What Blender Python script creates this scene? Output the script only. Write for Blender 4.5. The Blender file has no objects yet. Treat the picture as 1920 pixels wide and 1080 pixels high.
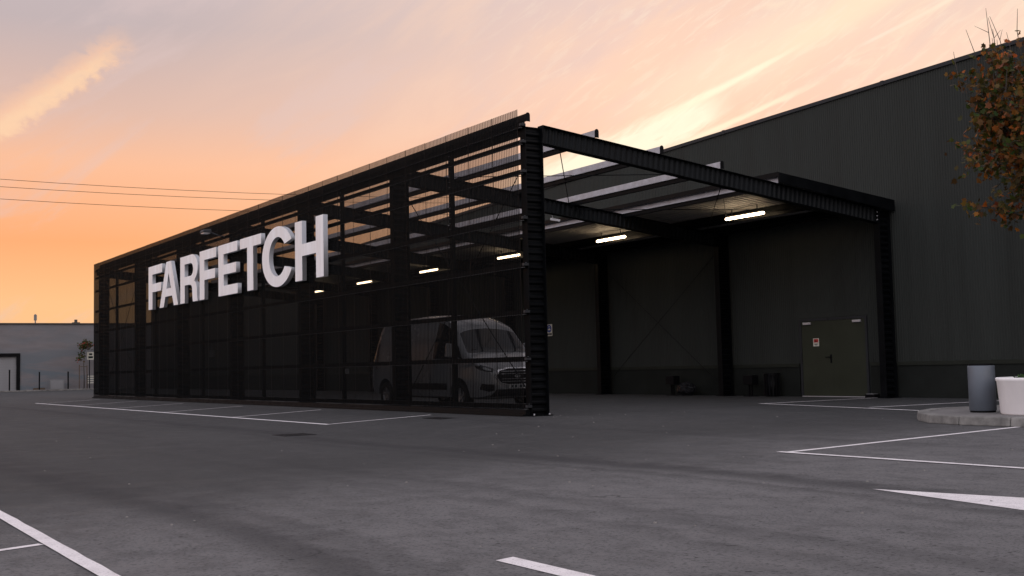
import bpy, bmesh, math, random
from math import sin, cos, pi, radians, atan, atan2, sqrt
from mathutils import Vector, Matrix

random.seed(7)
SC = bpy.context.scene
COL = SC.collection

# ------------------------------------------------------------------ camera
cam_d = bpy.data.cameras.new('camera')
cam = bpy.data.objects.new('camera', cam_d)
COL.objects.link(cam)
FW = Vector((0.543997, 0.836249, 0.068958))
RT = Vector((0.83888, -0.543851, -0.022532))
UPV = Vector((-0.018661, -0.070105, 0.997365))
cam.matrix_world = Matrix(((RT.x, UPV.x, -FW.x, -12.9666), (RT.y, UPV.y, -FW.y, -19.5347),
                           (RT.z, UPV.z, -FW.z, 1.0119), (0, 0, 0, 1)))
cam_d.sensor_width = 36.0
cam_d.lens = 2144.37 / 1920 * 36.0
cam_d.clip_start = 0.05
cam_d.clip_end = 3000
SC.camera = cam
SC.render.resolution_x, SC.render.resolution_y = 1024, 576

# ------------------------------------------------------------------ node helpers
class NT:
    """tiny expression builder over a node tree"""
    def __init__(s, tree): s.t = tree
    def node(s, typ, **kw):
        n = s.t.nodes.new(typ)
        for k, v in kw.items(): setattr(n, k, v)
        return n
    def put(s, sock, v):
        if hasattr(v, 'is_output'): s.t.links.new(v, sock)
        else: sock.default_value = v
    def m(s, op, a, b=0.0, c=None, clamp=False):
        n = s.node('ShaderNodeMath', operation=op, use_clamp=clamp)
        s.put(n.inputs[0], a); s.put(n.inputs[1], b)
        if c is not None: s.put(n.inputs[2], c)
        return n.outputs[0]
    def add(s, a, b): return s.m('ADD', a, b)
    def sub(s, a, b): return s.m('SUBTRACT', a, b)
    def mul(s, a, b): return s.m('MULTIPLY', a, b)
    def step(s, v, lo, hi, o0=0.0, o1=1.0):
        n = s.node('ShaderNodeMapRange', interpolation_type='SMOOTHSTEP')
        s.put(n.inputs['Value'], v); n.inputs['From Min'].default_value = lo; n.inputs['From Max'].default_value = hi
        n.inputs['To Min'].default_value = o0; n.inputs['To Max'].default_value = o1
        return n.outputs[0]
    def vec(s, x, y, z=0.0):
        n = s.node('ShaderNodeCombineXYZ')
        s.put(n.inputs[0], x); s.put(n.inputs[1], y); s.put(n.inputs[2], z)
        return n.outputs[0]
    def sep(s, v):
        n = s.node('ShaderNodeSeparateXYZ'); s.put(n.inputs[0], v); return n.outputs
    def noise(s, v, scale, detail=4.0, rough=0.55, dist=0.0):
        n = s.node('ShaderNodeTexNoise')
        s.put(n.inputs['Vector'], v); n.inputs['Scale'].default_value = scale
        n.inputs['Detail'].default_value = detail; n.inputs['Roughness'].default_value = rough
        n.inputs['Distortion'].default_value = dist
        return n.outputs[0]
    def ramp(s, v, stops):
        n = s.node('ShaderNodeValToRGB'); s.put(n.inputs[0], v)
        e = n.color_ramp.elements
        while len(e) < len(stops): e.new(0.5)
        for i, (p, c) in enumerate(stops):
            e[i].position = p; e[i].color = (*c, 1) if len(c) == 3 else c
        return n.outputs[0]
    def mix(s, f, a, b, blend='MIX'):
        n = s.node('ShaderNodeMix', data_type='RGBA', blend_type=blend)
        s.put(n.inputs[0], f)
        s.put(n.inputs[6], a if hasattr(a, 'is_output') else (*a, 1))
        s.put(n.inputs[7], b if hasattr(b, 'is_output') else (*b, 1))
        return n.outputs[2]

# ------------------------------------------------------------------ world: dusk sky
SUN_AZ = radians(46.0)      # world angle from +x, behind the building
SUN_EL = radians(2.5)
world = bpy.data.worlds.new('World'); SC.world = world; world.use_nodes = True
wt = world.node_tree; wt.nodes.clear(); W = NT(wt)
tc = W.node('ShaderNodeTexCoord'); dx, dy, dz = W.sep(tc.outputs['Generated'])
CY, SY = cos(0.994055), sin(0.994055)
fwd = W.add(W.mul(dx, CY), W.mul(dy, SY)); rgt = W.sub(W.mul(dx, SY), W.mul(dy, CY))
AZ = W.mul(W.m('ARCTAN2', rgt, fwd), 180 / pi)                 # degrees right of the street axis
EL = W.mul(W.m('ARCSINE', dz), 180 / pi)
eln = W.m('DIVIDE', W.m('MAXIMUM', EL, 0.0), 90.0, clamp=True)
left_sky = W.ramp(eln, [(0.0, (0.98, .56, .27)), (3.4/90, (1.0, .56, .27)), (6.3/90, (1.0, .425, .185)), (10.0/90, (0.98, .52, .32)),
                        (12.5/90, (.76, .50, .41)), (16.5/90, (.555, .455, .46)), (32/90, (.66, .61, .68)), (1.0, (.76, .80, .96))])
right_sky = W.ramp(eln, [(0.0, (1.0, .56, .30)), (6.0/90, (1.0, .60, .38)), (10.5/90, (.97, .60, .44)), (14.0/90, (.97, .655, .52)),
                         (18.0/90, (.86, .63, .555)), (32/90, (.70, .64, .69)), (1.0, (.76, .80, .96))])
amix = W.step(AZ, -22.0, 12.0)
base = W.mix(amix, left_sky, right_sky)
# unseen low sky away from the sunset, raised to brighten letters and planter
away = W.step(W.m('ABSOLUTE', AZ), 50.0, 130.0)
low_east = W.ramp(eln, [(0.0, (1.1, 1.03, 1.1)), (8/90, (1.50, 1.40, 1.48)), (28/90, (1.36, 1.33, 1.46)), (55/90, (.94, .96, 1.10)), (1.0, (.76, .80, .96))])
base = W.mix(away, base, low_east)
# cloud texture in a frame that runs with the streaks (rising to the right)
TH = radians(32.0)
s_al = W.add(W.mul(AZ, cos(TH)), W.mul(EL, sin(TH)))
s_ac = W.sub(W.mul(EL, cos(TH)), W.mul(AZ, sin(TH)))
cv = W.vec(W.mul(s_al, .055), W.mul(s_ac, .22))
n1 = W.noise(cv, 1.6, 7.0, .60, .6)
n2 = W.noise(W.vec(W.mul(s_al, .16), W.mul(s_ac, .55)), 1.7, 8.0, .62, .8)
n3 = W.noise(W.vec(W.mul(AZ, .5), W.mul(EL, .7)), 2.6, 8.0, .58, .3)
veil = W.mul(W.step(n1, .44, .66), W.step(AZ, -20.0, 8.0))
base = W.mix(W.mul(veil, .5), base, (1.0, .67, .49))
grey = W.mul(W.step(n1, .48, .32), .34)
base = W.mix(grey, base, (.74, .57, .55))
# bright sunlit streak bank, upper right
def streak(a0, e0, a1, e1, w0, w1, wob, fade_lo=1.5, fade_hi=1.5, nz=None):
    L = sqrt((a1-a0)**2 + (e1-e0)**2); ux, uy = (a1-a0)/L, (e1-e0)/L
    al = W.add(W.mul(W.sub(AZ, a0), ux), W.mul(W.sub(EL, e0), uy))
    ac = W.sub(W.mul(W.sub(EL, e0), ux), W.mul(W.sub(AZ, a0), uy))
    ac = W.add(ac, W.mul(W.sub(nz if nz is not None else n2, .5), wob))
    wd = W.add(w0, W.mul(W.m('DIVIDE', al, L, clamp=True), w1 - w0))
    edge = W.m('DIVIDE', W.m('ABSOLUTE', ac), wd)
    body = W.step(edge, .15, 1.0, 1.0, 0.0)
    ends = W.mul(W.step(al, -fade_lo, fade_lo), W.step(al, L - fade_hi, L + fade_hi, 1.0, 0.0))
    return W.mul(body, ends)
n4 = W.noise(W.vec(W.mul(s_al, .20), W.mul(s_ac, 1.1)), 2.2, 8.0, .62, .5)
halo = streak(7.0, 12.4, 21.0, 18.8, 1.9, 3.0, 1.4, 5.0, 6.0)
base = W.mix(W.mul(halo, .6), base, (1.0, .79, .60))
bank = streak(1.5, 9.0, 10.2, 12.35, 1.45, 1.05, 1.5, 2.5, 1.4, nz=n4)
bank = W.mul(bank, W.step(n4, .26, .48, .55, 1.0))
base = W.mix(W.m('MINIMUM', W.mul(bank, 1.35), .97), base, (1.0, .95, .74))
bank2 = streak(5.5, 9.6, 14.5, 13.0, .16, .22, .35, 2.0, 2.0, nz=n4)
base = W.mix(W.mul(bank2, .8), base, (1.0, .92, .68))
bank3 = streak(13.0, 14.6, 22.0, 18.8, .7, 1.5, 1.0, 3.0, 3.0, nz=n4)
base = W.mix(W.mul(bank3, .45), base, (1.0, .86, .60))
core = streak(8.0, 12.25, 13.8, 14.75, .34, .17, .30, 1.8, 2.0, nz=n4)
base = W.mix(W.mul(core, .9), base, (1.0, .96, .72))
trail = streak(17.6, 14.9, 24.0, 17.4, .13, .12, .12, .6, 2.0)
base = W.mix(W.mul(trail, .55), base, (1.0, .86, .70))
wispR = W.mul(W.mul(W.step(n2, .50, .72), W.step(AZ, 2.0, 14.0)), W.step(EL, 30.0, 18.0))
base = W.mix(W.mul(wispR, .6), base, (1.0, .80, .60))
mare = W.mul(W.mul(W.step(n4, .50, .66), W.step(AZ, -6.0, 10.0)), W.step(EL, 34.0, 17.0))
base = W.mix(W.mul(mare, .35), base, (1.0, .84, .66))
glowR = W.mul(W.step(AZ, 14.0, 27.0), W.step(EL, 24.0, 10.0))
base = W.mix(W.mul(glowR, .45), base, (1.0, .78, .59))
# the ragged plume on the left
plume = streak(-28.0, 8.9, -18.9, 15.6, 1.15, 1.0, 1.5, 1.0, .9, nz=n3)
plume = W.mul(plume, W.step(n3, .30, .62, .45, 1.0))
base = W.mix(W.mul(plume, .75), base, (1.0, .60, .39))
plc = streak(-28.0, 8.5, -19.5, 14.9, .80, .50, 1.1, 1.0, 1.2, nz=n3)
base = W.mix(W.mul(plc, .7), base, (1.0, .67, .43))
below = W.step(EL, -3.0, -.2)
base = W.mix(below, (.10, .09, .095), base)
sky = W.node('ShaderNodeTexSky', sky_type='NISHITA')
sky.sun_disc = False; sky.sun_elevation = SUN_EL; sky.sun_rotation = pi / 2 - SUN_AZ
sky.air_density = 1.2; sky.dust_density = 2.0; sky.ozone_density = 1.5
bg1 = W.node('ShaderNodeBackground'); wt.links.new(sky.outputs[0], bg1.inputs[0]); bg1.inputs[1].default_value = 0.012
bg2 = W.node('ShaderNodeBackground'); wt.links.new(base, bg2.inputs[0]); bg2.inputs[1].default_value = 0.98
adds = W.node('ShaderNodeAddShader'); wt.links.new(bg1.outputs[0], adds.inputs[0]); wt.links.new(bg2.outputs[0], adds.inputs[1])
wo = W.node('ShaderNodeOutputWorld'); wt.links.new(adds.outputs[0], wo.inputs[0])

sun_d = bpy.data.lights.new('sun', 'SUN'); sun_d.energy = 0.5; sun_d.angle = radians(3.0); sun_d.color = (1.0, .66, .40)
sun = bpy.data.objects.new('sun', sun_d); COL.objects.link(sun)
sd = Vector((cos(SUN_EL)*cos(SUN_AZ), cos(SUN_EL)*sin(SUN_AZ), sin(SUN_EL)))
sun.rotation_euler = sd.to_track_quat('Z', 'Y').to_euler(); sun.location = (40, 40, 30)

SC.view_settings.view_transform = 'Standard'; SC.view_settings.look = 'None'
SC.view_settings.exposure = 0.0; SC.view_settings.gamma = 1.0
SC.render.engine = 'CYCLES'
SC.cycles.use_denoising = True
SC.cycles.transparent_max_bounces = 24
SC.cycles.max_bounces = 8

# ------------------------------------------------------------------ materials
DARK_SPEC = .09
def mat(name, color=(.5,.5,.5), rough=.6, metal=0.0, var=0.0, vscale=3.0, bump=0.0, bscale=40.0, spec=None, emit=None, stretch=None):
    m = bpy.data.materials.new(name); m.use_nodes = True
    nt = m.node_tree; N = NT(nt); b = nt.nodes['Principled BSDF']
    b.inputs['Base Color'].default_value = (*color, 1); b.inputs['Roughness'].default_value = rough; b.inputs['Metallic'].default_value = metal
    if spec is None and max(color) < .045: spec = DARK_SPEC
    if spec is not None: b.inputs['Specular IOR Level'].default_value = spec
    co = N.node('ShaderNodeTexCoord').outputs['Object']
    if stretch:
        mp = N.node('ShaderNodeMapping'); nt.links.new(co, mp.inputs[0]); mp.inputs['Scale'].default_value = stretch; co = mp.outputs[0]
    if var:
        n = N.noise(co, vscale, 6.0, .6)
        lo = tuple(c*(1-var) for c in color); hi = tuple(min(1, c*(1+var)) for c in color)
        nt.links.new(N.ramp(n, [(.3, lo), (.7, hi)]), b.inputs['Base Color'])
        nt.links.new(N.step(n, .3, .7, max(.05, rough-.1), min(1, rough+.1)), b.inputs['Roughness'])
    if bump:
        bn = N.node('ShaderNodeBump'); nt.links.new(N.noise(co, bscale, 5.0), bn.inputs['Height']); bn.inputs['Strength'].default_value = bump
        bn.inputs['Distance'].default_value = .02
        nt.links.new(bn.outputs[0], b.inputs['Normal'])
    if emit:
        b.inputs['Emission Color'].default_value = (*emit[0], 1); b.inputs['Emission Strength'].default_value = emit[1]
    return m

M = {}
M['steel'] = mat('dark_steel', (.0032, .0037, .0045), .45, 0, .25, 2.5, .05, 30)
M['steel_rib'] = mat('dark_ribbed_steel', (.0095, .011, .0125), .42, 0, .25, 2.0)
M['deck'] = mat('deck_sheet', (.30, .29, .28), .5, 0, .15, 3.0)
M['galv'] = mat('galvanised_steel', (.44, .43, .455), .45, .1, .22, 5.0, .06, 60)
M['rail'] = mat('dark_rail', (.0030, .0036, .0045), .45, 0, .2, 3.0)
M['lip'] = mat('rail_lip', (.11, .115, .125), .4)  # rail edges catching light: the highlight is put into this paler colour
M['clad'] = mat('charcoal_cladding', (.0330, .0360, .0330), .55, 0, .15, 1.0, .03, 12, stretch=(1, 1.6, .10))
M['flash'] = mat('flashing', (.032, .033, .036), .35, .0, .15, 1.0)
M['ledge'] = mat('olive_ledge', (.024, .026, .021), .6, 0, .2, 2.0)
M['plinth'] = mat('dark_plinth', (.0165, .0182, .0165), .85, 0, .3, 1.2, .2, 25)
M['door'] = mat('olive_door', (.038, .041, .029), .5, 0, .12, 1.2)
M['white'] = mat('letter_white', (.90, .89, .90), .45, 0, .10, 1.6, stretch=(1, 2.2, .3))
M['return'] = mat('letter_return', (.52, .53, .56), .45, 0, .08, 2.0)
M['closer'] = mat('closer_silver', (.55, .53, .55), .35, .4)
M['black'] = mat('black_plastic', (.005, .005, .006), .5, 0, .2, 4.0)
M['taillight'] = mat('tail_light', (.022, .008, .008), .3)
M['rubber'] = mat('rubber', (.010, .010, .011), .8)
M['glass'] = mat('van_glass', (.006, .007, .009), .08, 0, spec=.25)
M['van'] = mat('van_paint', (.118, .121, .128), .20, 0, .03, 1.0)
M['rim'] = mat('rim', (.22, .22, .23), .35, .6)
M['lens'] = mat('lens', (.16, .165, .17), .1)
M['chrome'] = mat('chrome', (.5, .5, .52), .2, .8)
M['lamp'] = mat('tube_glow', (1, 1, 1), .5, emit=((1.0, .74, .46), 13.0))
M['lampbody'] = mat('lamp_body', (.10, .10, .10), .5)
M['concrete'] = mat('kerb_concrete', (.185, .178, .168), .88, 0, .5, 4.0, .45, 35)
M['slab'] = mat('island_slab', (.17, .16, .155), .88, 0, .3, 2.5, .3, 40)
M['binm'] = mat('bin_grey', (.120, .138, .165), .5, .1, .12, 2.0, .03, 60)
M['planter'] = mat('planter_white', (.92, .88, .88), .7, 0, .10, 2.2, .10, 40, stretch=(1, 1, .35))
M['soil'] = mat('soil', (.02, .016, .012), .95, 0, .4, 9.0)
M['hedge'] = mat('plant_green', (.030, .075, .014), .6, 0, .5, 12.0)
M['bark'] = mat('bark', (.050, .040, .032), .9, 0, .4, 20.0, .4, 60)
M['farwall'] = mat('grey_render', (.175, .165, .180), .7, 0, .25, .30, .05, 6, stretch=(.5, .5, 1.6))
M['farblue'] = mat('weathered_blue_grey', (.120, .140, .165), .7, 0, .35, .6)
M['farroof'] = mat('coping', (.05, .045, .04), .6)
M['roller'] = mat('roller_door', (.24, .24, .25), .5, 0, .12, 1.0)
M['cabinet'] = mat('cabinet', (.19, .19, .195), .6, 0, .1, 2.0)
M['signwhite'] = mat('sign_white', (.62, .60, .52), .5, 0, .06, 10)
M['signblue'] = mat('sign_blue', (.010, .055, .26), .5)
M['signyellow'] = mat('sign_yellow', (.50, .46, .12), .5)
M['signblack'] = mat('sign_black', (.012, .02, .022), .5)
M['signorange'] = mat('sign_orange', (.62, .26, .07), .5)
M['signred'] = mat('sign_red', (.42, .03, .025), .5)
M['wood'] = mat('stake_wood', (.10, .07, .05), .8, 0, .3, 8.0)
M['bag'] = mat('shiny_wrap', (.012, .012, .014), .15, 0, .5, 6.0, .6, 8)
M['iron'] = mat('cast_iron', (.018, .018, .020), .6, .3, .3, 20, .2, 60)
M['grit'] = mat('grit', (.22, .21, .20), .9)

def hall_mat():
    m = bpy.data.materials.new('weathered_hall_render'); m.use_nodes = True
    nt = m.node_tree; N = NT(nt); b = nt.nodes['Principled BSDF']
    x, y, z = N.sep(N.node('ShaderNodeNewGeometry').outputs['Position'])
    v = N.vec(N.mul(x, .22), N.mul(y, .2), N.mul(z, 1.0))
    n = N.noise(v, .9, 5.0, .6, .6); n2 = N.noise(v, 3.0, 5.0, .6)
    c = N.ramp(n2, [(.3, (.160, .148, .152)), (.7, (.205, .190, .198))])
    blue = N.mul(N.step(n, .44, .60), N.step(z, 4.6, .6, .35, 1.0))
    nt.links.new(N.mix(blue, c, (.125, .150, .172)), b.inputs['Base Color']); b.inputs['Roughness'].default_value = .7
    return m
M['farwall'] = hall_mat()
def paint_mat():
    m = bpy.data.materials.new('road_paint'); m.use_nodes = True
    nt = m.node_tree; N = NT(nt); b = nt.nodes['Principled BSDF']
    g = N.node('ShaderNodeNewGeometry').outputs['Position']
    n = N.noise(g, 6.0, 7.0, .65); k = N.noise(g, 70.0, 4.0, .7)
    c = N.ramp(n, [(.25, (.62, .585, .59)), (.6, (.82, .775, .78))])
    worn = N.mul(N.m('MAXIMUM', N.step(k, .54, .68), N.mul(N.step(n, .62, .74), .5)), .7)
    nt.links.new(N.mix(worn, c, (.16, .155, .16)), b.inputs['Base Color']); b.inputs['Roughness'].default_value = .7
    return m
M['paint'] = paint_mat()

def asphalt_mat():
    m = bpy.data.materials.new('asphalt'); m.use_nodes = True
    nt = m.node_tree; N = NT(nt); b = nt.nodes['Principled BSDF']
    g = N.node('ShaderNodeNewGeometry').outputs['Position']
    x, y, z = N.sep(g)
    big = N.noise(N.vec(N.mul(x, .9), N.mul(y, .35)), .42, 5.0, .6)
    mid = N.noise(g, 1.6, 6.0, .62, .4)
    fine = N.noise(g, 38.0, 4.0, .7)
    grain = N.noise(g, 150.0, 3.0, .75)
    c = N.ramp(big, [(.30, (.031, .032, .033)), (.70, (.050, .050, .051))])
    far_tone = N.step(N.add(y, N.mul(N.sub(N.noise(N.vec(N.mul(x, .5), N.mul(y, .5)), .55, 5.0, .6, .5), .5), 5.0)), -12.0, -6.0)
    c = N.mix(N.mul(N.sub(1.0, far_tone), .85), c, (.178, .173, .175))  # paler toward low y, with a noisy edge
    mot = N.noise(N.vec(N.mul(x, 1.0), N.mul(y, .6)), 3.4, 8.0, .68, .3)
    c = N.mix(N.step(mot, .28, .62, .42, 0.0), c, (.026, .026, .028))
    c = N.mix(N.step(mid, .45, .75, 0.0, .20), c, (.140, .136, .138))
    c = N.mix(N.step(fine, .49, .66, 0.0, .62), c, (.022, .022, .024))
    c = N.mix(N.step(grain, .56, .70, 0.0, .55), c, (.22, .21, .205))
    wob = N.mul(N.sub(N.noise(N.vec(N.mul(x, .0), N.mul(y, .30)), .40, 3.0, .5), .5), 1.6)
    xe = N.add(x, wob)
    ed = N.mul(N.sub(mot, .5), .55)
    def band(x0, w):
        d = N.m('ABSOLUTE', N.add(N.sub(xe, x0), ed)); return N.step(d, w * .1, w, 1.0, 0.0)
    br = N.step(N.noise(N.vec(N.mul(x, .2), N.mul(y, .10)), 1.0, 3.0), .25, .55, .55, 1.0)
    for x0, w, a in ((-10.15, .42, .55), (-9.75, .20, .28), (-4.95, .42, .60), (-5.45, .18, .35), (-7.3, .30, .26), (-7.9, .2, .2), (-1.2, .4, .25), (-12.4, .4, .30)):
        c = N.mix(N.mul(N.mul(band(x0, w), br), a), c, (.019, .019, .022))
    # pits and loose chips torn out of the surface
    pn = N.noise(N.vec(N.mul(x, 1.0), N.mul(y, 1.0)), 11.0, 3.0, .55)
    c = N.mix(N.mul(N.step(pn, .66, .72), .8), c, (.014, .014, .016))
    vo = N.node('ShaderNodeTexVoronoi'); nt.links.new(g, vo.inputs['Vector']); vo.inputs['Scale'].default_value = 6.0
    pit = N.mul(N.step(vo.outputs['Distance'], .06, .12, 1.0, 0.0), N.step(mid, .42, .58))
    c = N.mix(N.mul(pit, .8), c, (.012, .012, .013))
    # hairline cracks
    vc = N.node('ShaderNodeTexVoronoi', feature='DISTANCE_TO_EDGE')
    wv = N.node('ShaderNodeVectorMath', operation='ADD'); nt.links.new(g, wv.inputs[0])
    nc = N.node('ShaderNodeTexNoise'); nt.links.new(g, nc.inputs['Vector']); nc.inputs['Scale'].default_value = 1.3; nc.inputs['Detail'].default_value = 6.0
    nt.links.new(nc.outputs['Color'], wv.inputs[1]); nt.links.new(wv.outputs[0], vc.inputs['Vector']); vc.inputs['Scale'].default_value = .16
    crack = N.mul(N.step(vc.outputs['Distance'], .0008, .0028, 1.0, 0.0), N.step(big, .48, .60))
    c = N.mix(N.mul(crack, .6), c, (.012, .012, .013))
    nt.links.new(c, b.inputs['Base Color'])
    nt.links.new(N.step(mid, .3, .7, .72, .92), b.inputs['Roughness'])
    b.inputs['Specular IOR Level'].default_value = .28
    bn = N.node('ShaderNodeBump'); bn.inputs['Strength'].default_value = .8; bn.inputs['Distance'].default_value = .012
    nt.links.new(N.add(N.mul(fine, .6), N.mul(grain, .5)), bn.inputs['Height']); nt.links.new(bn.outputs[0], b.inputs['Normal'])
    return m
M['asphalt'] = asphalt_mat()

def perf_mat(name, open_area, color=(.0022, .0026, .003)):
    m = bpy.data.materials.new(name); m.use_nodes = True
    nt = m.node_tree; N = NT(nt); b = nt.nodes['Principled BSDF']
    b.inputs['Base Color'].default_value = (*color, 1); b.inputs['Roughness'].default_value = .5; b.inputs['Specular IOR Level'].default_value = .06
    tr = N.node('ShaderNodeBsdfTransparent'); mx = N.node('ShaderNodeMixShader')
    mx.inputs[0].default_value = open_area
    nt.links.new(b.outputs[0], mx.inputs[1]); nt.links.new(tr.outputs[0], mx.inputs[2])
    nt.links.new(mx.outputs[0], nt.nodes['Material Output'].inputs['Surface'])
    return m
M['perf'] = perf_mat('perforated_flat', .68)
M['perf2'] = perf_mat('perforated_flank', .09)

def leaf_mat():
    m = bpy.data.materials.new('autumn_leaf'); m.use_nodes = True
    nt = m.node_tree; N = NT(nt); b = nt.nodes['Principled BSDF']
    at = N.node('ShaderNodeAttribute', attribute_name='leafcol')
    nt.links.new(at.outputs['Color'], b.inputs['Base Color']); b.inputs['Roughness'].default_value = .6
    b.inputs['Specular IOR Level'].default_value = .25
    tl = N.node('ShaderNodeBsdfTranslucent'); nt.links.new(at.outputs['Color'], tl.inputs[0])
    mx = N.node('ShaderNodeMixShader'); mx.inputs[0].default_value = .3
    nt.links.new(b.outputs[0], mx.inputs[1]); nt.links.new(tl.outputs[0], mx.inputs[2])
    nt.links.new(mx.outputs[0], nt.nodes['Material Output'].inputs['Surface'])
    return m
M['leaf'] = leaf_mat()

# ------------------------------------------------------------------ mesh helpers
class MB:
    def __init__(s): s.v = []; s.f = []; s.mi = []
    def quad(s, a, b, c, d, mi=0):
        i = len(s.v); s.v += [tuple(a), tuple(b), tuple(c), tuple(d)]; s.f.append((i, i+1, i+2, i+3)); s.mi.append(mi); return s
    def poly(s, pts, mi=0):
        i = len(s.v); s.v += [tuple(p) for p in pts]; s.f.append(tuple(range(i, i+len(pts)))); s.mi.append(mi); return s
    def hexa(s, p, mi=0):     # 8 points: bottom 4 ccw, top 4 ccw
        i = len(s.v); s.v += [tuple(q) for q in p]
        for f in ((3,2,1,0), (4,5,6,7), (0,1,5,4), (1,2,6,5), (2,3,7,6), (3,0,4,7)):
            s.f.append(tuple(i+k for k in f)); s.mi.append(mi)
        return s
    def box(s, x0, x1, y0, y1, z0, z1, mi=0):
        return s.hexa([(x0,y0,z0),(x1,y0,z0),(x1,y1,z0),(x0,y1,z0),(x0,y0,z1),(x1,y0,z1),(x1,y1,z1),(x0,y1,z1)], mi)
    def bar(s, a, b, w, h, up=(0,0,1), mi=0):   # box along a->b
        a, b = Vector(a), Vector(b); d = (b-a).normalized(); u = Vector(up)
        sd = d.cross(u).normalized()*(w/2); uu = sd.cross(d).normalized()*(h/2)
        return s.hexa([a-sd-uu, a+sd-uu, b+sd-uu, b-sd-uu, a-sd+uu, a+sd+uu, b+sd+uu, b-sd+uu], mi)
    def tube(s, pts, r, n=8, mi=0, cap=True):
        pts = [Vector(p) for p in pts]; rr = r if isinstance(r, (list, tuple)) else [r]*len(pts)
        base = len(s.v); prev = None
        for k, p in enumerate(pts):
            d = (pts[min(k+1, len(pts)-1)] - pts[max(k-1, 0)]).normalized()
            ref = Vector((0,0,1)) if abs(d.z) < .9 else Vector((1,0,0))
            if prev is not None: ref = prev
            sd = d.cross(ref).normalized(); uu = sd.cross(d).normalized(); prev = uu
            for j in range(n):
                a = 2*pi*j/n; s.v.append(tuple(p + (sd*cos(a) + uu*sin(a))*rr[k]))
        for k in range(len(pts)-1):
            for j in range(n):
                a = base+k*n+j; b = base+k*n+(j+1) % n
                s.f.append((a, b, b+n, a+n)); s.mi.append(mi)
        if cap:
            s.f.append(tuple(base+j for j in reversed(range(n)))); s.mi.append(mi)
            e = base+(len(pts)-1)*n; s.f.append(tuple(e+j for j in range(n))); s.mi.append(mi)
        return s
    def lathe(s, prof, c=(0,0,0), n=32, mi=0):
        base = len(s.v)
        for (r, z) in prof:
            for j in range(n):
                a = 2*pi*j/n; s.v.append((c[0]+r*cos(a), c[1]+r*sin(a), c[2]+z))
        for k in range(len(prof)-1):
            for j in range(n):
                a = base+k*n+j; b = base+k*n+(j+1) % n
                s.f.append((a, b, b+n, a+n)); s.mi.append(mi)
        return s
    def mesh(s, name, mats, smooth=False):
        me = bpy.data.meshes.new(name); me.from_pydata(s.v, [], s.f)
        for m in (mats if isinstance(mats, (list, tuple)) else [mats]): me.materials.append(m)
        me.polygons.foreach_set('material_index', s.mi)
        if smooth: me.polygons.foreach_set('use_smooth', [True]*len(s.f))
        me.update(); return me

def tag(o, label=None, cat=None, group=None, kind=None):
    if label: o['label'] = label
    if cat: o['category'] = cat
    if group: o['group'] = group
    if kind: o['kind'] = kind
    return o
def thing(name, label, cat, loc=(0,0,0), group=None, kind=None):
    o = bpy.data.objects.new(name, None); COL.objects.link(o); o.location = loc; o.empty_display_size = .2
    return tag(o, label, cat, group, kind)
def part(name, me, parent, loc=None, rot=None):
    """child whose mesh is in world coordinates unless loc (local) is given"""
    o = bpy.data.objects.new(name, me); COL.objects.link(o)
    if parent is not None:
        o.parent = parent
        if loc is None:
            p = parent; t = Vector((0,0,0))
            while p is not None: t += Vector(p.location); p = p.parent
            o.location = -t
        else: o.location = loc
    elif loc is not None: o.location = loc
    if rot: o.rotation_euler = rot
    return o
def solo(name, me, label, cat, group=None, kind=None, loc=None):
    o = bpy.data.objects.new(name, me); COL.objects.link(o)
    if loc: o.location = loc
    return tag(o, label, cat, group, kind)
def bevel(me, w, seg=2, ang=30):
    bm = bmesh.new(); bm.from_mesh(me)
    bmesh.ops.remove_doubles(bm, verts=bm.verts, dist=1e-5)
    bmesh.ops.recalc_face_normals(bm, faces=bm.faces)
    ed = [e for e in bm.edges if len(e.link_faces) == 2 and e.calc_face_angle(0) > radians(ang)]
    bmesh.ops.bevel(bm, geom=ed, offset=w, segments=seg, affect='EDGES', profile=.6)
    bm.to_mesh(me); bm.free(); return me

# ------------------------------------------------------------------ ground
def gz(x, y=20.0):
    a = -.14*min(1, max(0, (-.6-x)/3.6))
    b = -.14*min(1, max(0, (2.0-x)/9.0))
    k = min(1, max(0, (y+6.5)/6.0)); k = k*k*(3-2*k)
    return b+(a-b)*k
xs = [-600, -120, -40, -15, -8, -7, -6, -5] + [-4.2, -3.4, -2.6, -1.8, -1.2, -.6, 0, 1, 2, 6, 12, 40, 120, 600]
ys = [-600, -120, -40, -15, -10] + [-6.5+i*.5 for i in range(13)] + [2, 15, 40, 80, 160, 900]
g = MB()
for i in range(len(xs)-1):
    for j in range(len(ys)-1):
        x0, x1, y0, y1 = xs[i], xs[i+1], ys[j], ys[j+1]
        g.quad((x0,y0,gz(x0,y0)), (x1,y0,gz(x1,y0)), (x1,y1,gz(x1,y1)), (x0,y1,gz(x0,y1)))
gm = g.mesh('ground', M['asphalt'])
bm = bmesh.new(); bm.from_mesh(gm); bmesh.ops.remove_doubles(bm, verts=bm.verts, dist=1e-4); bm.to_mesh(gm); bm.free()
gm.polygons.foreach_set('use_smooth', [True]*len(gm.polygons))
solo('ground', gm, 'dark worn asphalt of the car park', 'ground', kind='structure')

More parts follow.
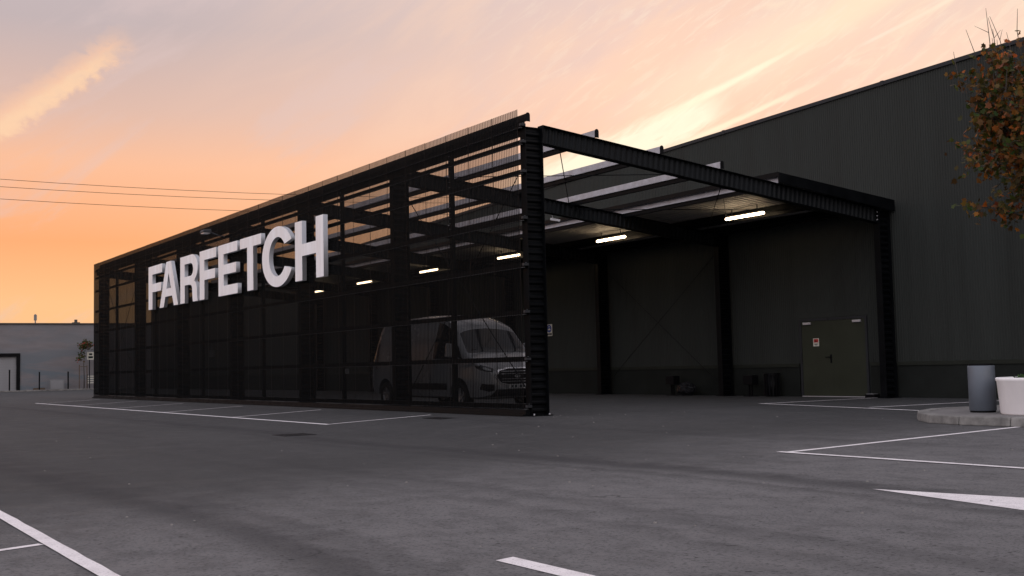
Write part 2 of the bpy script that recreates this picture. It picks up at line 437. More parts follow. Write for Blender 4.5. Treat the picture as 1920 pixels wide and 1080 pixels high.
def strip(a, b, w, name='parking_line', label='', lift=.004):
    """painted line from a to b (x,y), width w, draped on the ground"""
    a, b = Vector(a), Vector(b); d = (b-a); n = max(1, int(d.length/.35)); s = Vector((-d.y, d.x)).normalized()*w/2
    mb = MB()
    rnd = random.Random(int((a.x*31+a.y*17+b.x*7)*100))
    jit = [(rnd.uniform(-.005, .005), rnd.uniform(-.005, .005)) for _ in range(n+1)]
    for k in range(n):
        p, q = a+d*(k/n), a+d*((k+1)/n); sn = s.normalized()
        c = [p-s+sn*jit[k][0], q-s+sn*jit[k+1][0], q+s+sn*jit[k+1][1], p+s+sn*jit[k][1]]
        mb.quad(*[(v.x, v.y, gz(v.x, v.y)+lift) for v in c])
    me = mb.mesh(name, M['paint'])
    bm = bmesh.new(); bm.from_mesh(me); bmesh.ops.recalc_face_normals(bm, faces=bm.faces)
    for f in bm.faces:
        if f.normal.z < 0: f.normal_flip()
    bm.to_mesh(me); bm.free()
    return solo(name, me, label, 'road marking', kind='structure')

strip((-3.14, 2.72), (-3.14, 34.0), .10, label='long white line edging the parking bays beside the dark screen')
for i, u in enumerate((2.76, 8.75, 14.75, 20.75, 26.9, 32.9)):
    strip((-3.08, u), (-.68, u), .09, label=['nearest', 'second', 'third', 'fourth', 'fifth', 'farthest'][i] + ' white bay divider reaching toward the dark screen')
strip((-11.30, -20.0), (-11.30, -2.0), .105, label='white line crossing the lower left corner of the asphalt', lift=.008)
strip((-11.36, -11.02), (-16.5, -12.9), .075, label='thin white bay divider meeting the line at lower left')
strip((-2.82, -9.80), (1.94, -9.72), .10, label='white line running from the bay corner to the concrete island')
strip((-2.82, -9.70), (-2.82, -18.0), .10, label='white front line of the bay at right', lift=.008)
strip((-2.76, -13.0), (3.0, -13.0), .10, label='white bay divider at the right edge')
strip((7.0, .32), (11.35, .36), .10, label='white line under the canopy edge by the grey double door')
strip((7.0, .37), (5.35, -6.0), .10, label='white line running from the canopy corner to the island', lift=.008)
strip((6.35, -3.42), (11.2, -3.7), .10, label='white line behind the grey litter bin')
def flat(pts, name, label, lift=.004):
    mb = MB().poly([(x, y, gz(x, y)+lift) for x, y in pts]); me = mb.mesh(name, M['paint'])
    if me.polygons[0].normal.z < 0: me.flip_normals()
    return solo(name, me, label, 'road marking', kind='structure')
flat([(-4.97, -12.86), (-4.69, -14.1), (-4.52, -14.9), (-5.62, -15.0), (-5.29, -14.5)], 'arrow_marking', 'pointed white arrow tip painted on the asphalt at right')
flat([(-9.305, -13.66), (-9.155, -13.62), (-9.147, -17.0), (-9.294, -17.0)], 'lane_marking', 'short white lane dash at the bottom of the view')

o_ = strip((.62, -.34), (9.6, -.34), .025, 'slab_joint', 'dark joint in the paving at the open end of the canopy')
o_.data.materials[0] = M['iron']; o_['category'] = 'joint'
def drain(x, y, w, l, label, group='iron drain covers'):
    t = thing('drain_cover', label, 'drain', (x, y, gz(x, y)), group)
    part('frame', MB().box(-w/2, w/2, -l/2, -l/2+.03, 0, .008).box(-w/2, w/2, l/2-.03, l/2, 0, .008).box(-w/2, -w/2+.03, -l/2+.03, l/2-.03, 0, .008).box(w/2-.03, w/2, -l/2+.03, l/2-.03, 0, .008).mesh('frame', M['iron']), t, (0,0,0))
    bmsh = MB().box(-.012, .012, -l/2+.03, l/2-.03, 0, .007).mesh('grate_bar', M['iron'])
    nb = int((w-.06)/.05)
    for k in range(nb): part('grate_bar', bmsh, t, (-w/2+.055+k*(w-.11)/max(1, nb-1), 0, .0))
drain(-4.85, .38, .62, .62, 'dark iron drain cover out on the asphalt before the bays')
drain(-1.15, 1.5, .42, .80, 'dark iron drain cover close to the near screen corner')

# ------------------------------------------------------------------ warehouse
WX = 11.56
def roof_z(y): return 8.023 + (8.797 - y)*.0327
wh = thing('warehouse_building', 'long charcoal ribbed metal warehouse behind the canopy', 'building', (WX, 0, 0))
Y0, Y1 = -22.0, 69.0
# micro-rib cladding, real relief
mb = MB(); p = .075; n = int((Y1-Y0)/p)
for i in range(n):
    y = Y0+i*p
    prof = [(0, y), (0, y+.034), (.013, y+.044), (.013, y+.065), (0, y+.075)]
    for (d0, a), (d1, b) in zip(prof, prof[1:]):
        mb.quad((WX+d0, a, .93), (WX+d0, a, roof_z(a)-.06), (WX+d1, b, roof_z(b)-.06), (WX+d1, b, .93))
part('cladding', mb.mesh('cladding', M['clad']), wh)
body = MB()
body.hexa([(WX+.03, Y0, 0), (48, Y0, 0), (48, Y1, 0), (WX+.03, Y1, 0), (WX+.03, Y0, roof_z(Y0)-.08), (48, Y0, roof_z(Y0)-.08), (48, Y1, roof_z(Y1)-.08), (WX+.03, Y1, roof_z(Y1)-.08)])
part('wall', body.mesh('wall', M['clad']), wh)
rf = part('roof_coping', MB().hexa([(WX-.05, Y0, roof_z(Y0)-.10), (WX+.30, Y0, roof_z(Y0)-.10), (WX+.30, Y1, roof_z(Y1)-.10), (WX-.05, Y1, roof_z(Y1)-.10),
      (WX-.05, Y0, roof_z(Y0)), (WX+.30, Y0, roof_z(Y0)), (WX+.30, Y1, roof_z(Y1)), (WX-.05, Y1, roof_z(Y1))]).mesh('roof_coping', M['flash']), wh)
jm = MB()
for k in range(15):
    y = -18+k*6.0; jm.box(WX-.06, WX+.31, y-.05, y+.05, roof_z(y)-.11, roof_z(y)+.012)
part('coping_joint', jm.mesh('coping_joint', M['flash']), rf)['kind'] = 'stuff'
for a, b in ((Y0, .80), (3.30, Y1)):
    part('ledge', MB().box(WX-.045, WX+.02, a, b, .83, .93).mesh('ledge', M['ledge']), wh)
    part('plinth', MB().box(WX-.015, WX+.04, a, b, 0, .83).mesh('plinth', M['plinth']), wh)
part('wall_lining', MB().box(WX-.004, WX+.03, .80, 3.30, 2.2, 2.3).mesh('wall_lining', M['clad']), wh)
# double door
dr = part('door', MB().box(WX-.03, WX+.03, .86, .93, 0, 2.17).box(WX-.03, WX+.03, 3.17, 3.24, 0, 2.17).box(WX-.03, WX+.03, .93, 3.17, 2.11, 2.17).mesh('door_frame', M['flash']), wh)
part('door_leaf', bevel(MB().box(WX-.015, WX+.02, 2.0435, 3.165, .02, 2.105).mesh('door_leaf', M['door']), .0015), dr, loc=(0,0,0))
part('door_leaf', bevel(MB().box(WX-.015, WX+.02, .935, 2.0425, .02, 2.105).mesh('door_leaf', M['door']), .0015), dr, loc=(0,0,0))
for y in (2.80, 1.04):
    part('door_closer', bevel(MB().box(WX-.075, WX-.016, y, y+.27, 2.01, 2.075).mesh('door_closer', M['closer']), .008), dr, loc=(0,0,0))
part('handle', MB().box(WX-.03, WX-.014, 2.10, 2.15, .93, 1.16).tube([(WX-.03, 2.125, 1.09), (WX-.075, 2.125, 1.09)], .012).tube([(WX-.075, 2.115, 1.09), (WX-.075, 2.28, 1.09)], .012).mesh('handle', M['black']), dr, loc=(0,0,0))
part('threshold', MB().box(WX-.10, WX-.03, .95, 3.15, 0, .02).mesh('threshold', M['closer']), dr, loc=(0,0,0))
nt_ = part('door_notice', MB().box(WX-.019, WX-.0155, 2.54, 2.75, 1.40, 1.62).mesh('door_notice', M['signwhite']), dr, loc=(0,0,0))
red = MB().box(WX-.023, WX-.0195, 2.565, 2.725, 1.505, 1.60, 0)
red.box(WX-.023, WX-.0195, 2.58, 2.71, 1.455, 1.470, 1).box(WX-.023, WX-.0195, 2.60, 2.69, 1.428, 1.442, 1)
red.poly([(WX-.0265, 2.675, 1.525), (WX-.0265, 2.615, 1.525), (WX-.0265, 2.645, 1.58)], 1)
solo_n = part('door_notice_print', red.mesh('door_notice_print', [M['signred'], M['signblack']]), dr, loc=(0,0,0))

# ------------------------------------------------------------------ canopy frame
HB, SL, DB = 6.115, .1098, .385
ANG = atan(SL); CA = cos(ANG)
def rz(x): return HB - SL*x
cn = thing('steel_canopy', 'open black steel canopy with ribbed beams leaning on the warehouse', 'canopy', (0, 0, 0))
FRAMES = [0, 6, 12, 18, 24, 30, 36.3]
def webbed(L, depth, fw=.20, tf=.014, amp=.022, wl=.155, web_axis='z'):
    """corrugated-web I member along +x, depth along z (0..depth), flange width along y; returns two meshes"""
    fl = MB().box(0, L, -fw/2, fw/2, 0, tf).box(0, L, -fw/2, fw/2, depth-tf, depth)
    wb = MB(); n = int(L/wl*8); pv = None
    for k in range(n+1):
        x = L*k/n; ph = (x/wl) % 1.0
        # trapezoid wave
        if ph < .32: o = 1
        elif ph < .5: o = 1-2*(ph-.32)/.18
        elif ph < .82: o = -1
        else: o = -1+2*(ph-.82)/.18
        cur = (x, o*amp)
        if pv: wb.quad((pv[0], pv[1], tf), (cur[0], cur[1], tf), (cur[0], cur[1], depth-tf), (pv[0], pv[1], depth-tf))
        pv = cur
    return fl, wb
RX0, RX1 = .50, 11.05
RL = (RX1-RX0)/CA
rfl, rwb = webbed(RL, DB)
rfl.box(0, .018, -.10, .10, .014, DB-.014).box(RL-.018, RL, -.10, .10, .014, DB-.014)
rfl_m = rfl.mesh('rafter', M['steel']); rwb_m = rwb.mesh('ribbed_web', M['steel_rib'])
bolt = MB().tube([(0,0,0), (0,0,.03)], .016, 8).mesh('bolt', M['galv'])
cfl, cwb = webbed(5.98, .44)
cfl_m = cfl.mesh('column', M['steel']); cwb_m = cwb.mesh('ribbed_web', M['steel'])
wcl, wcw = webbed(4.84, .42)
wcl_m = wcl.mesh('column', M['steel']); wcw_m = wcw.mesh('ribbed_web', M['steel'])
plate = MB().box(-.26, .26, -.17, .17, 0, .022).mesh('base_plate', M['steel'])
for u in FRAMES:
    # rafter (local +x runs down slope to the wall)
    r = part('rafter', rfl_m, cn, (RX0 + sin(ANG)*0, u, rz(RX0)-DB/CA), (0, ANG, 0))
    part('ribbed_web', rwb_m, r, (0,0,0))
    if u == 0:
        for e in (.03, RL-.03):
            for z in (.09, .19, .29):
                part('bolt', bolt, r, (e, -.03, z), (pi/2, 0, 0))
    # column at the screen: local x -> world z, local z -> world x
    c = part('column', cfl_m, cn, (.53, u, .02), (0, -pi/2, 0))
    part('ribbed_web', cwb_m, c, (0,0,0))
    part('base_plate', plate, cn, (.31, u, 0))
    if u == 0:
        for bx_ in (.12, .50):
            for by_ in (-.145, .145): part('anchor_bolt', bolt, cn, (bx_, by_, .022))
    w = part('column', wcl_m, cn, (11.47, u+.0, .02), (0, -pi/2, 0))
    part('ribbed_web', wcw_m, w, (0,0,0))
    part('base_plate', plate, cn, (11.26, u, 0))
# purlins
def purlin(x, light=True):
    z0 = rz(x)+.003; mb = MB(); a, b = (-.12 if light else -.07), 36.5
    mb.box(x-.03, x-.022, a, b, z0, z0+.165)                       # web
    mb.box(x-.022, x+.05, a, b, z0+.157, z0+.165)                 # top flange
    mb.box(x-.085, x-.03, a, b, z0, z0+.007)                       # bottom flange
    mb.box(x-.085, x-.079, a, b, z0+.007, z0+.025)
    o = part('purlin', mb.mesh('purlin', M['galv'] if light else M['steel']), cn)
    for u0, u1 in zip(FRAMES, FRAMES[1:]): part('purlin_stiffener', MB().box(x-.05, x+.03, u0+.105, u1-.105, z0-.105, z0-.006).mesh('purlin_stiffener', M['steel']), o, (0,0,0))
    prof_ = [(x-.045, z0), (x+.06, z0), (x+.06, z0+.13)] + [(x+.01+.05*cos(q*pi/8), z0+.14+.05*sin(q*pi/8)) for q in range(1, 8)] + [(x-.045, z0+.13)]
    en = MB().poly([(px_, a-.012, pz_) for px_, pz_ in prof_]).poly([(px_, a, pz_) for px_, pz_ in reversed(prof_)])
    for (q0, q1) in zip(prof_, prof_[1:]+prof_[:1]): en.quad((q0[0], a-.012, q0[1]), (q0[0], a, q0[1]), (q1[0], a, q1[1]), (q1[0], a-.012, q1[1]))
    part('end_plate', en.mesh('end_plate', M['steel']), o, (0,0,0))
purlin(.17, False)
for x in (1.92, 3.74, 5.56, 7.46): purlin(x)
for x in (9.78, 11.0): purlin(x, False)
# roof deck over the wall-side strip
mb = MB(); p = .20
def dzk(x): return rz(x)+.175
U0, U1 = -.16, 36.6; n = int((U1-U0)/p)
for i in range(n):
    u = U0+i*p
    prof = [(0, u), (0, u+.10), (.035, u+.12), (.035, u+.18), (0, u+.20)]
    for (d0, a), (d1, b) in zip(prof, prof[1:]):
        mb.quad((7.36, a, dzk(7.36)+d0), (WX-.02, a, dzk(WX-.02)+d0), (WX-.02, b, dzk(WX-.02)+d1), (7.36, b, dzk(7.36)+d1))
part('roof_deck', mb.mesh('roof_deck', M['deck'] if 'deck' in M else M['steel_rib']), cn)
part('eave_fascia', MB().box(7.31, 7.35, -.20, 36.7, rz(7.33)+.135, rz(7.33)+.245).mesh('eave_fascia', M['steel']), cn)
vf = MB().hexa([(7.31, -.24, rz(7.31)-.02), (WX-.06, -.24, rz(WX)-.02), (WX-.06, -.20, rz(WX)-.02), (7.31, -.20, rz(7.31)-.02),
                (7.31, -.24, rz(7.31)+.225), (WX-.06, -.24, rz(WX)+.275), (WX-.06, -.20, rz(WX)+.275), (7.31, -.20, rz(7.31)+.225)])
part('verge_fascia', vf.mesh('verge_fascia', M['steel']), cn)
def rod(a, b, r=.011, name='brace_rod'): part(name, MB().tube([a, b], r, 6).mesh(name, M['steel']), cn)
for k, (u0, u1) in enumerate(zip(FRAMES, FRAMES[1:])):
    if k in (0, 5):
        rod((1.0, u0+.05, rz(1.0)-.08), (5.56, u1-.05, rz(5.56)-.02)); rod((1.05, u1-.05, rz(1.05)-.10), (5.4, u0+.05, rz(5.4)-.12))
        rod((5.8, u0+.05, rz(5.8)-.1), (10.6, u1-.05, rz(10.6)-.1)); rod((5.8, u1-.05, rz(5.8)-.12), (10.6, u0+.05, rz(10.6)-.12))
        rod((.33, u1-.1, 5.55), (.33, u0+.1, .25)); rod((.36, u0+.1, 5.55), (.36, u1-.1, .25))
rod((11.2, 11.85, .30), (11.2, 6.15, 4.35), .009); rod((11.23, 6.15, .30), (11.23, 11.85, 4.35), .009)
rod((9.55, 3.9, rz(9.55)-.30), (7.5, 1.9, rz(7.5)+.0), .008, 'lamp_cable')

# ------------------------------------------------------------------ perforated screen
LS = 36.9
sw = thing('screen_wall', 'long black ribbed perforated metal screen along the canopy', 'screen', (0, 0, 0))
NP = 37; PW = LS/NP; NR = 15; PP = PW/NR; D = .011
pm = MB()
for i in range(NR):
    y = i*PP
    prof = [(0, y), (0, y+PP*.36), (D, y+PP*.5), (D, y+PP*.86), (0, y+PP)]
    for k, ((d0, a), (d1, b)) in enumerate(zip(prof, prof[1:])):
        pm.quad((d0, a, 0), (d0, a, 6.20), (d1, b, 6.20), (d1, b, 0), 0 if k in (0, 2) else 1)
pm.box(-.006, -.001, -.002, .012, 0, 6.20, 2)      # overlapping sheet edge
pme = pm.mesh('panel', [M['perf'], M['perf2'], M['rail']])
for i in range(NP):
    part('panel', pme, sw, (-.03 + (.0012 if i % 2 else 0), i*PW, .145 + random.uniform(-.004, .004)))
RZ = [.20+.968*k for k in range(7)] + [5.66]
for z in RZ:
    mb = MB().box(-.012, .05, -.05, LS, z-.055, z-.048, 1).box(.043, .05, -.05, LS, z-.048, z+.055).box(.05, .085, -.05, LS, z+.047, z+.055, 1)
    o = part('rail', mb.mesh('rail', [M['rail'], M['lip']]), sw)
    part('rail_bracket', MB().box(-.03, .09, -.12, -.052, z-.02, z+.03).mesh('rail_bracket', M['flash']), o, (0,0,0))
part('top_beam', MB().box(-.012, .075, -.04, LS, 5.905, 6.10).mesh('top_beam', M['steel']), sw) if 0 else None
part('eave_band', MB().box(.092, .125, -.04, LS, 5.80, 6.10).mesh('eave_band', M['steel']), sw)
part('base_channel', MB().box(-.035, .08, -.06, LS, .012, .13).mesh('base_channel', M['rail']), sw)
part('base_sill', MB().box(-.10, -.036, -.06, LS, .006, .045).mesh('base_sill', M['steel']), sw)
for k, (u0, u1) in enumerate(zip(FRAMES, FRAMES[1:])):
    um = (u0+u1)/2 + .06
    mb = MB().box(.09, .19, um-.045, um-.037, .13, 6.05).box(.09, .098, um-.037, um+.045, .13, 6.05).box(.182, .19, um-.037, um+.045, .13, 6.05)
    po = part('post', mb.mesh('post', M['steel']), sw)
    bm_ = MB()
    for z in [4.2+.12*j for j in range(15)]:
        for yy in (um-.018, um+.022): bm_.box(.083, .0895, yy-.008, yy+.008, z-.008, z+.008)
    part('post_bolt', bm_.mesh('post_bolt', M['galv']), po, (0,0,0))['kind'] = 'stuff'

# ------------------------------------------------------------------ sign letters
def arc(cx, cy, rx, ry, a0, a1, n=24):
    return [(cx+rx*cos(radians(a0+(a1-a0)*i/n)), cy+ry*sin(radians(a0+(a1-a0)*i/n))) for i in range(n+1)]
G = {}
G['F'] = [[(0,0),(.29,0),(.29,.395),(.93,.395),(.93,.585),(.29,.585),(.29,.805),(1,.805),(1,1),(0,1)]]
G['E'] = [[(0,0),(1,0),(1,.19),(.28,.19),(.28,.41),(.93,.41),(.93,.60),(.28,.60),(.28,.81),(1,.81),(1,1),(0,1)]]
G['T'] = [[(.345,0),(.63,0),(.63,.81),(1,.81),(1,1),(0,1),(0,.81),(.345,.81)]]
G['H'] = [[(0,0),(.255,0),(.255,.405),(.745,.405),(.745,0),(1,0),(1,1),(.745,1),(.745,.605),(.255,.605),(.255,1),(0,1)]]
G['A'] = [[(0,0),(.225,0),(.315,.225),(.685,.225),(.775,0),(1,0),(.625,1),(.375,1)], [(.375,.40),(.50,.745),(.625,.40)]]
G['R'] = [[(0,0),(.255,0),(.255,.375),(.50,.375)] + [(.60,.365),(.66,.335),(.685,.28),(.695,.18),(.705,.08),(.725,0),(1,0),(.97,.05),(.955,.13),(.945,.26),(.925,.34),(.88,.395),(.80,.435)]
          + arc(.66, .715, .34, .285, -55, 90, 18) + [(0,1)],
          [(.255,.555),(.255,.825)] + arc(.60, .69, .145, .135, 90, -90, 12)]
G['C'] = [arc(.50, .50, .50, .53, 28, 332, 44) + arc(.50, .50, .27, .345, 326, 34, 40)]
ordn = ['first', 'second', 'third', 'fourth', 'fifth', 'sixth', 'seventh', 'last']
LET = [('F', 26.72, 24.84), ('A', 25.17, 22.78), ('R', 22.50, 20.45), ('F', 20.23, 18.45), ('E', 18.22, 16.34), ('T', 16.09, 14.20), ('C', 14.12, 11.60), ('H', 11.48, 9.46)]
desc = {0: 'white block capital letter F at the far left end of the facade sign', 1: 'white block capital letter A in the facade sign', 2: 'white block capital letter R in the facade sign',
        3: 'white block capital letter F between the R and the E of the facade sign', 4: 'white block capital letter E in the facade sign', 5: 'white block capital letter T in the facade sign',
        6: 'round white block capital letter C in the facade sign', 7: 'white block capital letter H at the near right end of the facade sign'}
ZL0, ZL1, LD = 3.612, 5.325, .135
PINM = MB().tube([(0, 0, 0), (.12, 0, 0)], .018, 6).mesh('fixing_pin', M['galv'])
for k, (ch, ua, ub) in enumerate(LET):
    cu = bpy.data.curves.new('glyph', 'CURVE'); cu.dimensions = '2D'; cu.fill_mode = 'BOTH'; cu.extrude = LD/2
    for loop in G[ch]:
        sp = cu.splines.new('POLY'); sp.points.add(len(loop)-1); sp.use_cyclic_u = True
        for i, (a, b) in enumerate(loop): sp.points[i].co = (a*(ua-ub), b*(ZL1-ZL0), 0, 1)
    tmp = bpy.data.objects.new('glyph', cu); COL.objects.link(tmp)
    me = bpy.data.meshes.new_from_object(tmp.evaluated_get(bpy.context.evaluated_depsgraph_get()))
    bpy.data.objects.remove(tmp); bpy.data.curves.remove(cu)
    me.materials.clear(); me.materials.append(M['white']); me.materials.append(M['return'])
    for pl in me.polygons: pl.material_index = 0 if abs(pl.normal.z) > .7 else 1
    # local x -> -u, local y -> z, local z -> -x
    me.transform(Matrix(((0, 0, -1, 0), (-1, 0, 0, 0), (0, 1, 0, 0), (0, 0, 0, 1))))
    t = thing('sign_letter', desc[k], 'letter', (-.25+LD/2, ua, ZL0), 'white letters of the facade sign')
    part('letter_body', me, t, (0, 0, 0))
    w = ua-ub
    for (fa, fb) in ({'C': ((.12, .5), (.5, .07), (.5, .93)), 'T': ((.48, .1), (.2, .9), (.8, .9)), 'A': ((.12, .08), (.88, .08), (.5, .9)), 'H': ((.12, .1), (.12, .9), (.88, .1), (.88, .9))}.get(ch, ((.12, .1), (.12, .9), (.6, .9)))):
        part('fixing_pin', PINM, t, (LD/2, -fa*w, fb*(ZL1-ZL0)))

# ------------------------------------------------------------------ strip lights
lampm = None
for k in range(6):
    u = (3.10, 9.05, 15.05, 21.05, 27.05, 31.80)[k]
    z = (5.0, 5.0, 5.0, 4.98, 4.95, 4.90)[k]
    lab = ['nearest lit strip light under the canopy roof, by the open end', 'second lit strip light from the open end, right of the corner column', 'third lit strip light from the open end, just left of the corner column',
           'fourth lit strip light from the open end, seen through the screen', 'fifth lit strip light from the open end, seen through the screen', 'farthest lit strip light, small below the letter H'][k]
    t = thing('strip_light', lab, 'lamp', (9.42, u, z), 'lit strip lights under the canopy roof')
    if lampm is None:
        prof = [(-.74, .012), (-.735, .028), (-.71, .04), (.71, .04), (.735, .028), (.74, .012)]
        lampm = MB().tube([(0, y, 0) for y, _ in prof], [r for _, r in prof], 12).mesh('glowing_tube', M['lamp'], True)
        lampb = MB().box(-.022, .022, -.72, .72, .043, .075).box(-.012, .012, -.5, -.476, .075, .25).box(-.012, .012, .476, .5, .075, .25).mesh('housing', M['lampbody'])
    part('glowing_tube', lampm, t, (0,0,0)); part('housing', lampb, t, (0,0,0))

# floodlight on an arm above the letters
t = thing('floodlight', 'small grey floodlight on an arm above the sign letters', 'floodlight', (-.03, 18.2, 5.75))
part('arm', MB().tube([(0, 0, -.1), (-.25, .0, -.05), (-.52, .25, .10)], .022, 8).mesh('arm', M['flash']), t, (0,0,0))
part('lamp_head', bevel(MB().hexa([(-.72, .08, .06), (-.42, .08, .03), (-.42, .50, .03), (-.72, .50, .06), (-.68, .12, .14), (-.42, .12, .17), (-.42, .46, .17), (-.68, .46, .14)]).mesh('lamp_head', M['flash']), .02), t, (0,0,0))
part('lens', MB().box(-.68, -.46, .13, .45, .012, .04).mesh('lens', M['closer']), t, (0,0,0))

# security camera under the second rafter
t = thing('security_camera', 'small white security camera on the second beam beside the corner column', 'camera', (5.6, 6.9, 5.16))
part('housing', bevel(MB().bar((.12, .2, .05), (.34, .02, -.01), .07, .065).mesh('housing', M['planter']), .012), t, (0,0,0))
part('lens', MB().tube([(.335, .024, -.009), (.352, .01, -.013)], .026, 12).mesh('lens', M['black']), t, (0,0,0))
part('bracket', MB().tube([(.18, .15, .05), (.14, .15, .2)], .012, 6).box(.09, .19, .10, .20, .195, .21).mesh('bracket', M['closer']), t, (0,0,0))

# signs on the back wall
t = thing('safety_sign', 'white safety sign with blue disc on the dark back wall', 'sign', (WX-.012, 15.76, 2.14))
part('board', MB().box(-.006, 0, -.30, .42, 0, .44).mesh('board', M['signwhite']), t, (0,0,0))
def disc(cy, cz, ry, rz_, x, m, name, n=24): part(name, MB().poly([(x, cy-ry*cos(2*pi*i/n), cz+rz_*sin(2*pi*i/n)) for i in range(n)]).mesh(name, m), t, (0,0,0))
disc(-.115, .275, .15, .145, -.0085, M['signblue'], 'blue_disc')
part('pictogram', MB().poly([(-.011, -.03, .22), (-.011, -.20, .22), (-.011, -.19, .265), (-.011, -.13, .285), (-.011, -.10, .275), (-.011, -.03, .25)]).poly([(-.011, -.07, .33), (-.011, -.15, .33), (-.011, -.14, .36), (-.011, -.08, .36)]).mesh('pictogram', M['signwhite']), t, (0,0,0))
part('text_panel', MB().box(-.0085, -.0065, -.27, .03, .03, .105).mesh('text_panel', M['signblack']), t, (0,0,0))
part('text_line', MB().box(-.0105, -.0088, -.22, -.02, .07, .085).box(-.0105, -.0088, -.2, -.04, .045, .06).mesh('text_line', M['cabinet']), t, (0,0,0))
part('warning_panel', MB().poly([(-.0085, .07, .16), (-.0085, .38, .16), (-.0085, .225, .41)]).mesh('warning_panel', M['signyellow']), t, (0,0,0))
part('warning_mark', MB().poly([(-.0105, .12, .175), (-.0105, .20, .175), (-.0105, .235, .30), (-.0105, .20, .29)]).box(-.0105, -.009, .08, .17, .09, .105).box(-.0105, -.009, .06, .17, .05, .08).mesh('warning_mark', M['signblack']), t, (0,0,0))
t = thing('orange_notice', 'small orange notice on the wall under the safety sign', 'sign', (WX-.012, 15.95, 1.74))
part('board', MB().box(-.006, 0, -.07, .22, 0, .22).mesh('board', M['signorange']), t, (0,0,0))
part('text_panel', MB().box(-.0085, -.0065, -.06, .21, .01, .06).mesh('text_panel', M['signwhite']), t, (0,0,0))

# objects against the wall under the canopy
def post_box(u, label):
    t = thing('ashtray_stand', label, 'ashtray', (11.15, u, 0), 'dark ashtray stands by the wall')
    part('box', bevel(MB().box(-.13, .13, -.19, .19, .34, .62).mesh('box', M['black']), .015), t, (0,0,0))
    part('leg', MB().box(-.02, .02, -.06, -.02, .02, .34).mesh('leg', M['black']), t, (0,0,0))
    part('leg', MB().box(-.02, .02, .04, .08, .02, .34).mesh('leg', M['black']), t, (0,0,0))
    part('foot', MB().box(-.14, .14, -.15, .17, 0, .02).mesh('foot', M['black']), t, (0,0,0))
post_box(8.30, 'dark box on legs beside the shiny wrapped bundle')
post_box(4.85, 'dark box on legs beside the tall black bin')
t = thing('waste_bin', 'tall black slatted bin against the wall left of the door', 'bin', (11.2, 4.05, 0))
part('bin_body', MB().lathe([(.0, .01), (.19, .01), (.20, .60), (.185, .60), (.18, .05), (0, .05)], n=20).mesh('bin_body', M['black'], True), t, (0,0,0))
slm = MB().box(-.012, .012, -.018, .018, .03, .64).mesh('slat', M['black'])
for k in range(14):
    a = 2*pi*k/14; part('slat', slm, t, (.217*cos(a), .217*sin(a), 0), (0, 0, a))
part('rim', MB().lathe([(.20, .64), (.235, .64), (.235, .67), (.20, .67), (.20, .64)], n=24).mesh('rim', M['black']), t, (0,0,0))
# wrapped bundle
bm = bmesh.new(); bmesh.ops.create_icosphere(bm, subdivisions=4, radius=1)
rr = random.Random(3)
from mathutils import noise as MN
for v in bm.verts:
    c = v.co.copy(); k = 1+.16*MN.noise(c*2.2)+.08*MN.noise(c*6)
    v.co = Vector((c.x*.22*k, c.y*.36*k, max(-.20, c.z*.23*k)+.20))
me = bpy.data.meshes.new('wrapped_bundle'); bm.to_mesh(me); bm.free(); me.materials.append(M['bag'])
solo('wrapped_bundle', me, 'shiny dark plastic wrapped bundle lying at the foot of the wall', 'bag', loc=(11.1, 7.60, 0.0))
t = thing('door_stop_box', 'small dark box with pale lid at the foot of the right column', 'box', (11.30, .58, 0))
part('box', bevel(MB().box(-.1, .1, -.16, .16, 0, .09).mesh('box', M['black']), .01), t, (0,0,0))
part('lid', MB().box(-.09, .09, -.12, .12, .091, .105).mesh('lid', M['cabinet']), t, (0,0,0))
t = thing('junction_box', 'small grey box fixed behind the screen below the sign letters', 'box', (.2, 20.3, 1.60))
part('box', bevel(MB().box(-.06, .06, -.12, .12, 0, .24).mesh('box', M['cabinet']), .01), t, (0,0,0))
part('conduit', MB().tube([(0, 0, .24), (0, 0, .5)], .015, 6).mesh('conduit', M['cabinet']), t, (0,0,0))
t = thing('socket_box', 'small pale socket box on the screen structure left of the van', 'box', (.2, 9.05, .93))
part('box', bevel(MB().box(-.05, .05, -.07, .07, 0, .14).mesh('box', M['cabinet']), .008), t, (0,0,0))
part('flap', MB().box(-.058, -.051, -.05, .05, .02, .11).mesh('flap', M['closer']), t, (0,0,0))

# ------------------------------------------------------------------ van
VX, VY, VL, VW = 1.87, 3.15, 5.86, 1.0      # centre line x, front u, length, half width
def lerp_tab(tab, t):
    if t <= tab[0][0]: return tab[0][1]
    for (a, va), (b, vb) in zip(tab, tab[1:]):
        if t <= b: k = (t-a)/(b-a); return va+(vb-va)*k
    return tab[-1][1]
TOPZ = [(0, .86), (.03, .97), (.12, 1.05), (.40, 1.21), (.70, 1.335), (.82, 1.42), (1.34, 1.965), (1.46, 2.06), (1.62, 2.14), (2.0, 2.27), (2.5, 2.34), (3.2, 2.365), (5.0, 2.34), (5.30, 2.30), (5.46, 2.20), (5.60, 1.9), (5.80, 1.2), (5.86, .8)]
HW = [(0, .66), (.05, .78), (.15, .87), (.30, .93), (.55, .975), (.9, .99), (5.3, .985), (5.6, .965), (5.78, .94), (5.86, .90)]
BOT = [(0, .40), (.06, .32), (.2, .27), (.6, .27), (5.3, .30), (5.7, .36), (5.86, .42)]
